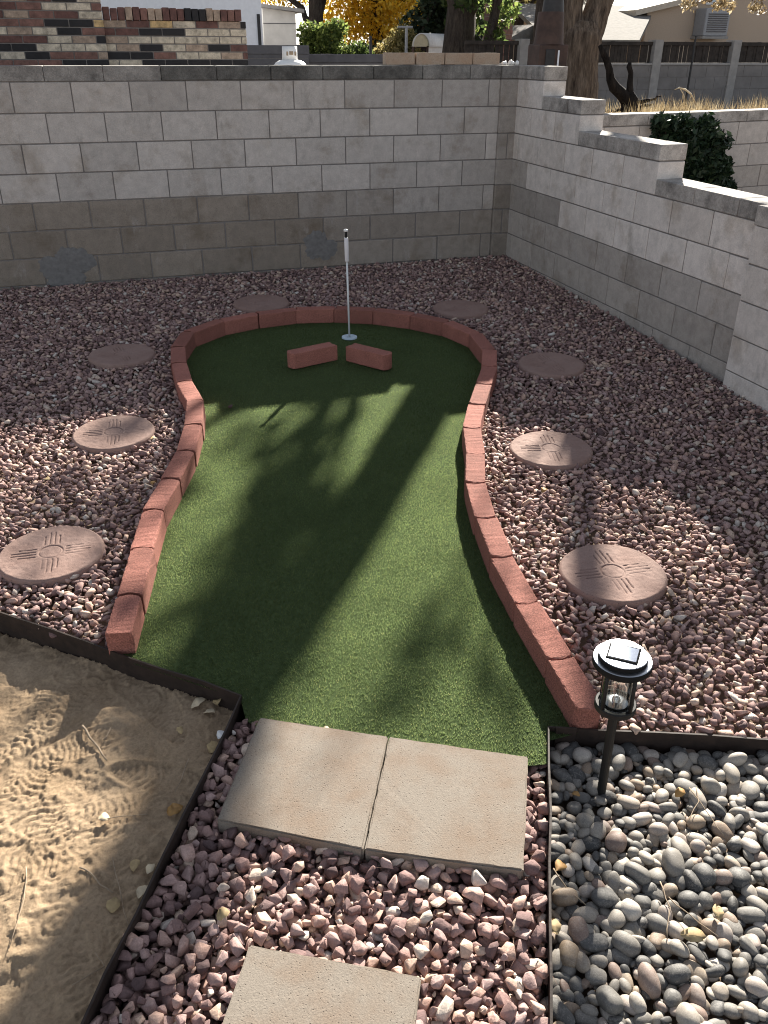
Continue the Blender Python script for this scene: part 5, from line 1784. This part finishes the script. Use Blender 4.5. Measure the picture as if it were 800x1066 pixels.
# grey garden walls behind
def wallbox(name, px0, px1, ptop, Y, mat, label, thick=.2):
    a = at(px0, ptop, Y); b_ = at(px1, ptop, Y)
    e = empty(name, (a[0], Y, float(RZ(Y)) - .1)); tag(e, label, 'wall')
    h = a[2] - e.location.z
    mb = MB()
    L = b_[0] - a[0]; k = 0
    z = 0
    mo = MB(); mo.box((0.003, .004, 0), (L - .003, thick - .004, h - .105)); mo.build('mortar', M['mortar'], e)
    while z < h - .12:
        x = -(k % 2) * .2
        while x < L:
            x_a, x_b = max(x, 0), min(x + .398, L)
            if x_b - x_a > .03: mb.cbox((x_a, 0, z), (x_b, thick, min(z + .196, h - .1)), .003, .5)
            x += .4064
        z += .2032; k += 1
    mb.build('block_face', M[mat], e)
    mb = MB(); mb.cbox((-.01, -.01, h - .1), (L + .01, thick + .01, h), .004); mb.build('wall_cap', M[mat], e)


wallbox('garden_wall', 240, 321, 46.5, 5.0, 'greywall', 'taller dark grey wall below the white shed, behind the propane tank')
wallbox('garden_wall', 322, 440, 56, 5.4, 'greywall', 'lower dark grey wall left of the spare tan blocks')
# iron post and T-shaped clothes pole
mb = MB(); q = at(386, 55, 6.5); mb.tube([(0, 0, -.8), (0, 0, .22)], [.022, .022], 8); tag(mb.build('iron_post', M['iron'], loc=tuple(q)), 'thin dark iron post in front of the yellow tree', 'post')
q = at(423, 55, 10.0); cpz = at(423, 28, 10.0)[2]
cpo = empty('clothes_pole', (q[0], 10.0, 1.0)); tag(cpo, 'grey T shaped clothes line pole left of the arched shed', 'pole')
mb = MB(); mb.tube([(0, 0, -.05), (0, 0, cpz - 1.0)], [.028, .028], 10); mb.build('post', M['ac'], cpo)
mb = MB(); mb.tube([(-.17, 0, cpz - 1.0), (.12, 0, cpz - 1.0)], [.02, .02], 8); mb.build('crossbar', M['ac'], cpo)
# small arched shed
x0 = at(430, 50, 11)[0]; x1 = at(447, 50, 11)[0]; ztop = at(440, 34, 11)[2]; zs = at(440, 47.5, 11)[2]
ar = empty('arched_shed', ((x0 + x1) / 2, 11, 1.0)); tag(ar, 'small shed with a rounded galvanised roof and cream end', 'shed')
hw = (x1 - x0) / 2
arc = [(hw * 1.05 * math.cos(math.pi * k / 14), (ztop - zs) * math.sin(math.pi * k / 14) + zs - 1.0) for k in range(15)]
mb = MB(); vs = [(x, 0.0, z) for x, z in arc] + [(x + 1.15, 1.3, z) for x, z in arc]
vs += [(x * .96, 0.0, z - .02) for x, z in arc] + [(x * .96 + 1.15, 1.3, z - .02) for x, z in arc]
fs = [(k, k + 1, 16 + k, 15 + k) for k in range(14)] + [(30 + k, 45 + k, 46 + k, 31 + k) for k in range(14)] + [(k, 30 + k, 31 + k, k + 1) for k in range(14)] + [(15 + k, 16 + k, 46 + k, 45 + k) for k in range(14)]
mb.add(vs, fs); mb.build('roof', M['arch'], ar, True)
mb = MB(); vs = [(x * .97, .03, z - .012) for x, z in arc]; vs2 = [(x, .06, z) for x, y_, z in vs]
mb.add(vs + vs2, [tuple(range(15))[::-1], tuple(range(15, 30))] + [(k, k + 1, 16 + k, 15 + k) for k in range(14)] + [(14, 0, 15, 29)]); mb.build('end_panel', M['archend'], ar)
mb = MB()
mb.box((-hw, .03, 0), (-hw + .04, .07, zs - 1.0)); mb.box((hw - .04, .03, 0), (hw, .07, zs - 1.0)); mb.build('door_post', M['rust'], ar)
mb = MB(); mb.add([(hw, .05, 0), (hw + 1.15, 1.3, 0), (hw + 1.15, 1.3, zs - 1), (hw, .05, zs - 1), (hw - .03, .05, 0), (hw + 1.12, 1.3, 0), (hw + 1.12, 1.3, zs - 1), (hw - .03, .05, zs - 1)], [(0, 1, 2, 3), (7, 6, 5, 4), (0, 3, 7, 4), (3, 2, 6, 7), (2, 1, 5, 6)]); mb.build('side_wall', M['arch'], ar)
mb = MB(); mb.add([(-hw + .05, 1.25, 0), (hw + 1.0, 1.25, 0), (hw + 1.0, 1.28, 0), (-hw + .05, 1.28, 0), (-hw + .05, 1.25, zs - 1), (hw + 1.0, 1.25, zs - 1), (hw + 1.0, 1.28, zs - 1), (-hw + .05, 1.28, zs - 1)], [(0, 3, 2, 1), (4, 5, 6, 7), (0, 1, 5, 4), (1, 2, 6, 5), (2, 3, 7, 6), (3, 0, 4, 7)]); mb.build('back_panel', M['rust'], ar)
# rusty fireplace
q = at(569, 62, 2.4)
bu = empty('outdoor_fireplace', (q[0], 2.4, float(RZ(2.4)))); tag(bu, 'rusty tapered metal outdoor fireplace beside the pale forked tree', 'fireplace')
z_ = lambda py: at(570, py, 2.4)[2] - float(RZ(2.4))
mb = MB(); mb.cbox((-.16, -.15, 0), (.18, .15, z_(46)), .01); fb = mb.build('firebox', M['rust'], bu)
mb = MB(); mb.cbox((-.09, -.165, .3), (.02, -.151, z_(51)), .004); mb.build('fire_door', M['soot'], fb)
mb = MB(); mb.cbox((.055, -.158, .36), (.075, -.151, z_(52)), .002); mb.build('white_slit', M['whitewall'], fb)  # narrow white strip beside the fire door
mb = MB(); mb.lathe([(.165, z_(46)), (.16, z_(44)), (.148, z_(30)), (.14, z_(14)), (.137, z_(12)), (.0, z_(12) + .005)], 28, (0.01, 0, 0)); cone = mb.build('hood', M['rust'], bu); auto_smooth(cone)
mb = MB(); mb.lathe([(.118, z_(12)), (.105, z_(-2)), (.10, z_(-25)), (0, z_(-25))], 24, (.03, 0, 0)); sk = mb.build('stack', M['soot'], bu); auto_smooth(sk)
# brick pillar
x0 = at(513, 20, 9.5)[0]; x1 = at(535, 20, 9.5)[0]
bp = empty('brick_pillar', (x0, 9.5, 1.0)); tag(bp, 'brown brick chimney pillar between the green trees', 'pillar')
mb, mo = MB(), MB(); wx = x1 - x0
zt = at(520, 6, 9.5)[2] - 1.0
z = 0; k = 0
while z < zt:
    x = -(k % 2) * .1
    while x < wx:
        a, b_ = max(0, x), min(wx, x + .2)
        if b_ - a > .02: mb.cbox((a, 0, z), (b_, .4, z + .066), .002, br.choice([.25, .3, .28, .45, .5]))
        x += .208
    z += .073; k += 1
mo.box((.005, .005, 0), (wx - .005, .395, z - .01)); mo.build('mortar', M['mortar'], bp); mb.build('brick_face', M['brick'], bp)

# far boundary: block wall with dark board panels between piers
YF = 8.0
fw = empty('boundary_wall', (at(480, 60, YF)[0], YF, .9)); tag(fw, 'far grey block wall with piers and dark board panels, across the neighbouring lot', 'wall')
xA = fw.location.x; zA = at(700, 68, YF)[2] - .9; zB = at(700, 42.5, YF)[2] - .9
mb = MB(); k = 0; z = -.3
LF = 13.0
mo = MB(); mo.box((0, .006, -.3), (LF, .19, zA)); mo.build('mortar', M['mortar'], fw)
while z < zA - .03:
    x = -(k % 2) * .2
    while x < LF:
        a, b_ = max(0, x), min(LF, x + .399)
        if b_ - a > .03: mb.cbox((a, 0, z), (b_, .196, min(z + .197, zA + .003)), .003)
        x += .4064
    z += .2032; k += 1
mb.build('block_face', M['farwall'], fw)
mb = MB(); mb.cbox((-.02, -.015, zA + .004), (LF, .21, zA + .04), .004); mb.build('wall_cap', M['pier'], fw)
piers = [at(p_, 50, YF)[0] - xA for p_ in (546, 602, 685.5, 767, 850)]
for x in piers:
    mb = MB(); mb.cbox((x - .085, -.03, -.3), (x + .085, .225, zB + .02), .006); mb.build('pier', M['pier'], fw)
bd = random.Random(2)
ed = [0] + piers + [LF]
for a, b_ in zip(ed[:-1], ed[1:]):
    mb = MB(); x = a + .09
    while x < b_ - .1:
        w_ = bd.uniform(.05, .09)
        mb.cbox((x, .08 + bd.uniform(-.01, .01), zA + .045), (min(x + w_, b_ - .09), .10, zB - .005 + bd.uniform(-.03, .0)), .002, bd.random())
        x += w_ + bd.choice((.004, .004, .006, .02))
    mb.build('board_panel', M['slat'], fw)
    mb = MB(); mb.cbox((a + .087, .045, zB - .07), (b_ - .087, .075, zB - .01), .002); mb.build('rail', M['slat'], fw)
mb = MB(); q = at(723, 50, 7.7); mb.tube([(0, 0, -1.2), (0, 0, at(723, 37, 7.7)[2] - q[2])], [.018, .018], 8); tag(mb.build('thin_pole', M['iron'], loc=tuple(q)), 'thin black pole standing before the far boundary wall', 'pole')

# tan house with gable and cooler
YH = 17.0
h0 = at(671, 40, YH); 
hs = empty('house', (h0[0], YH, .9)); tag(hs, 'tan stucco house with a low gable roof at the upper right', 'house')
eave = at(671, 13, YH)[2] - .9
slope = 0.20
W = 9.0
vs = [(0, 0, 0), (W, 0, 0), (W, 0, eave), (W / 2, 0, eave + slope * W / 2), (0, 0, eave)]
vs2 = [(x, 9, z) for x, y, z in vs]
mb = MB(); mb.add(vs + vs2, [(0, 1, 2, 3, 4), (9, 8, 7, 6, 5), (0, 4, 9, 5), (1, 6, 7, 2), (0, 5, 6, 1), (4, 3, 8, 9), (3, 2, 7, 8)]); mb.build('wall', M['stucco'], hs)
mb = MB()
for sx in (0, 1):
    a = (-.5, eave - slope * .5) if not sx else (W + .5, eave - slope * .5)
    b_ = (W / 2, eave + slope * W / 2)
    p_ = [(a[0], -.22, a[1] + .02), (b_[0], -.22, b_[1] + .02), (b_[0], 9.4, b_[1] + .02), (a[0], 9.4, a[1] + .02)]
    q_ = [(x, y, z + .14) for x, y, z in p_]
    mb.add(p_ + q_, [(0, 3, 2, 1), (4, 5, 6, 7), (0, 1, 5, 4), (1, 2, 6, 5), (2, 3, 7, 6), (3, 0, 4, 7)])
mb.build('roof', M['trim'], hs)
mb = MB(); mb.tube([(-.38, -.2, eave - .12), (-.2, -.1, eave - .22), (-.05, -.06, eave - .38), (-.05, -.06, 0)], [.05, .05, .05, .05], 10); mb.build('downspout', M['stucco'], hs, True)
x0 = at(722, 25, YH)[0] - h0[0]; x1 = at(747, 25, YH)[0] - h0[0]; z0 = at(735, 37.5, YH)[2] - .9; z1 = at(735, 9, YH)[2] - .9
mb = MB(); mb.cbox((x0, -.55, z0), (x1, -.02, z1), .02); cool = mb.build('cooler', M['ac'], hs)
mb = MB()
for k in range(9):
    zz = z0 + .1 + k * (z1 - z0 - .2) / 9
    mb.cbox((x0 + .08, -.575, zz), (x1 - .08, -.553, zz + .025), .003)
mb.build('louvre', M['greywall'], cool)
mb = MB(); mb.cbox((x0 - .03, -.58, z0 - .07), (x1 + .03, 0.0, z0 - .004), .006); mb.build('shelf', M['pier'], cool)
xw0, xw1 = at(735, 2, YH)[0] - h0[0], at(752, 2, YH)[0] - h0[0]
mb = MB(); mb.cbox((xw0, -.03, z1 + .1), (xw1 + .1, -.002, z1 + .7), .01); wd = mb.build('window', M['white'], hs)
mb = MB(); mb.cbox((xw0 + .06, -.045, z1 + .16), (xw1 + .04, -.033, z1 + .64), .002); mb.build('pane', M['cell'], wd)
# low pale roofed building between
YL = 13.0
a = at(615, 41, YL); b_ = at(668, 41, YL); zt = at(640, 5, YL + 6)[2] - .9
lo = empty('outbuilding', (a[0], YL, .9)); tag(lo, 'low outbuilding with a bright pale sloping roof beside the tan house', 'building')
ze = a[2] - .9
w_ = b_[0] - a[0] - .05
mb = MB(); mb.box((-.9, .3, 0), (w_ - .2, 5.6, ze - .03)); mb.build('wall', M['stucco'], lo)
mb = MB(); p_ = [(-1.1, 0, ze), (w_, 0, ze), (w_ + 4.1, 6, zt), (.6, 6, zt)]; q_ = [(x, y, z - .1) for x, y, z in p_]
mb.add(q_ + p_, [(0, 3, 2, 1), (4, 5, 6, 7), (0, 1, 5, 4), (1, 2, 6, 5), (2, 3, 7, 6), (3, 0, 4, 7)]); mb.build('roof', M['roof'], lo)
ef = empty('outbuilding', (at(528, 40, 15)[0], 15.0, .9)); tag(ef, 'far pale gabled roof between the brick pillar and the rusty fireplace', 'building')
ze2 = at(540, 41, 15)[2] - .9; zr2 = at(556, 25, 15)[2] - .9; wx2 = at(556, 40, 15)[0] - ef.location.x
mb = MB(); mb.box((0.1, .1, 0), (2 * wx2 - .1, 3.9, ze2)); mb.build('wall', M['stucco'], ef)
mb = MB(); mb.add([(0, 0, ze2), (2 * wx2, 0, ze2), (wx2, 0, zr2), (0, 4, ze2), (2 * wx2, 4, ze2), (wx2, 4, zr2)], [(0, 1, 2), (5, 4, 3), (0, 2, 5, 3), (2, 1, 4, 5), (0, 3, 4, 1)]); mb.build('roof', M['roof'], ef)
# golden leaves hanging into the top right
tr = empty('tree', (at(850, 40, 11)[0], 11, float(RZ(11)))); tag(tr, 'tree at the upper right whose golden twigs hang before the tan house', 'tree')
mb = MB(); mb.tube([(0, 0, -.1), (0, 0, 1.5), (.1, 0, 3.0), (.1, 0, 4.2)], [.2, .16, .13, .08], 12, ridge=.08, seed=3); mb.build('trunk', M['dark_bark'], tr, True)
cs = []
rr = random.Random(17)
mb = MB()
for k in range(20):
    q = at(rr.uniform(715, 800), rr.uniform(-38, 8 if k % 3 else 14), 11)
    cs.append((q[0], q[1] + rr.uniform(-.3, .3), q[2], .13))
    if k % 2: branch(mb, (.1, 0, 3.0 + k * .05), Vector(q) - tr.location, .03, .006, 500 + k, 6, .3)
mb.build('branches', M['dark_bark'], tr, True)
leaf_cloud('crown', M['straw'], cs, 900, .9, .05, tr, 44)

# ------------------------------------------------------------------ light, sky, camera
w = bpy.data.worlds.new('World'); SC.world = w; w.use_nodes = True
nt = w.node_tree
sky = nt.nodes.new('ShaderNodeTexSky'); sky.sky_type = 'NISHITA'; sky.sun_disc = False
sky.sun_elevation = SUN_EL; sky.sun_rotation = SUN_AZ; sky.altitude = 1500; sky.air_density = 1.0; sky.dust_density = 1.2; sky.ozone_density = 1.0
bg = nt.nodes['Background']; bg.inputs['Strength'].default_value = 0.054
hs_ = nt.nodes.new('ShaderNodeHueSaturation'); hs_.inputs['Saturation'].default_value = 0.42
nt.links.new(sky.outputs[0], hs_.inputs['Color']); nt.links.new(hs_.outputs[0], bg.inputs['Color'])
sl = bpy.data.lights.new('sun', 'SUN'); sl.energy = 5.0; sl.angle = rad(0.53); sl.color = (1.0, 0.93, 0.82)
so = bpy.data.objects.new('sun', sl); COL.objects.link(so)
so.location = (5, 8, 10)
so.rotation_euler = SUN.to_track_quat('Z', 'Y').to_euler()

cd = bpy.data.cameras.new('camera'); cam = bpy.data.objects.new('camera', cd); COL.objects.link(cam)
right, up, back = Vector(ROT[0]), -Vector(ROT[1]), -Vector(ROT[2])
Rm = Matrix(((right.x, up.x, back.x), (right.y, up.y, back.y), (right.z, up.z, back.z))).to_4x4()
cam.matrix_world = Matrix.Translation(Vector(CAM)) @ Rm
cd.sensor_fit = 'HORIZONTAL'; cd.sensor_width = 36.0; cd.lens = 36.0 * FPX / 800
cd.clip_start = 0.05; cd.clip_end = 2000
SC.camera = cam
SC.view_settings.view_transform = 'Standard'; SC.view_settings.look = 'None'; SC.view_settings.gamma = 1.0
SC.view_settings.exposure = 1.74
SC.cycles.max_bounces = 8; SC.cycles.transparent_max_bounces = 8
SC.cycles.use_denoising = True
SC.cycles.filter_width = 1.05
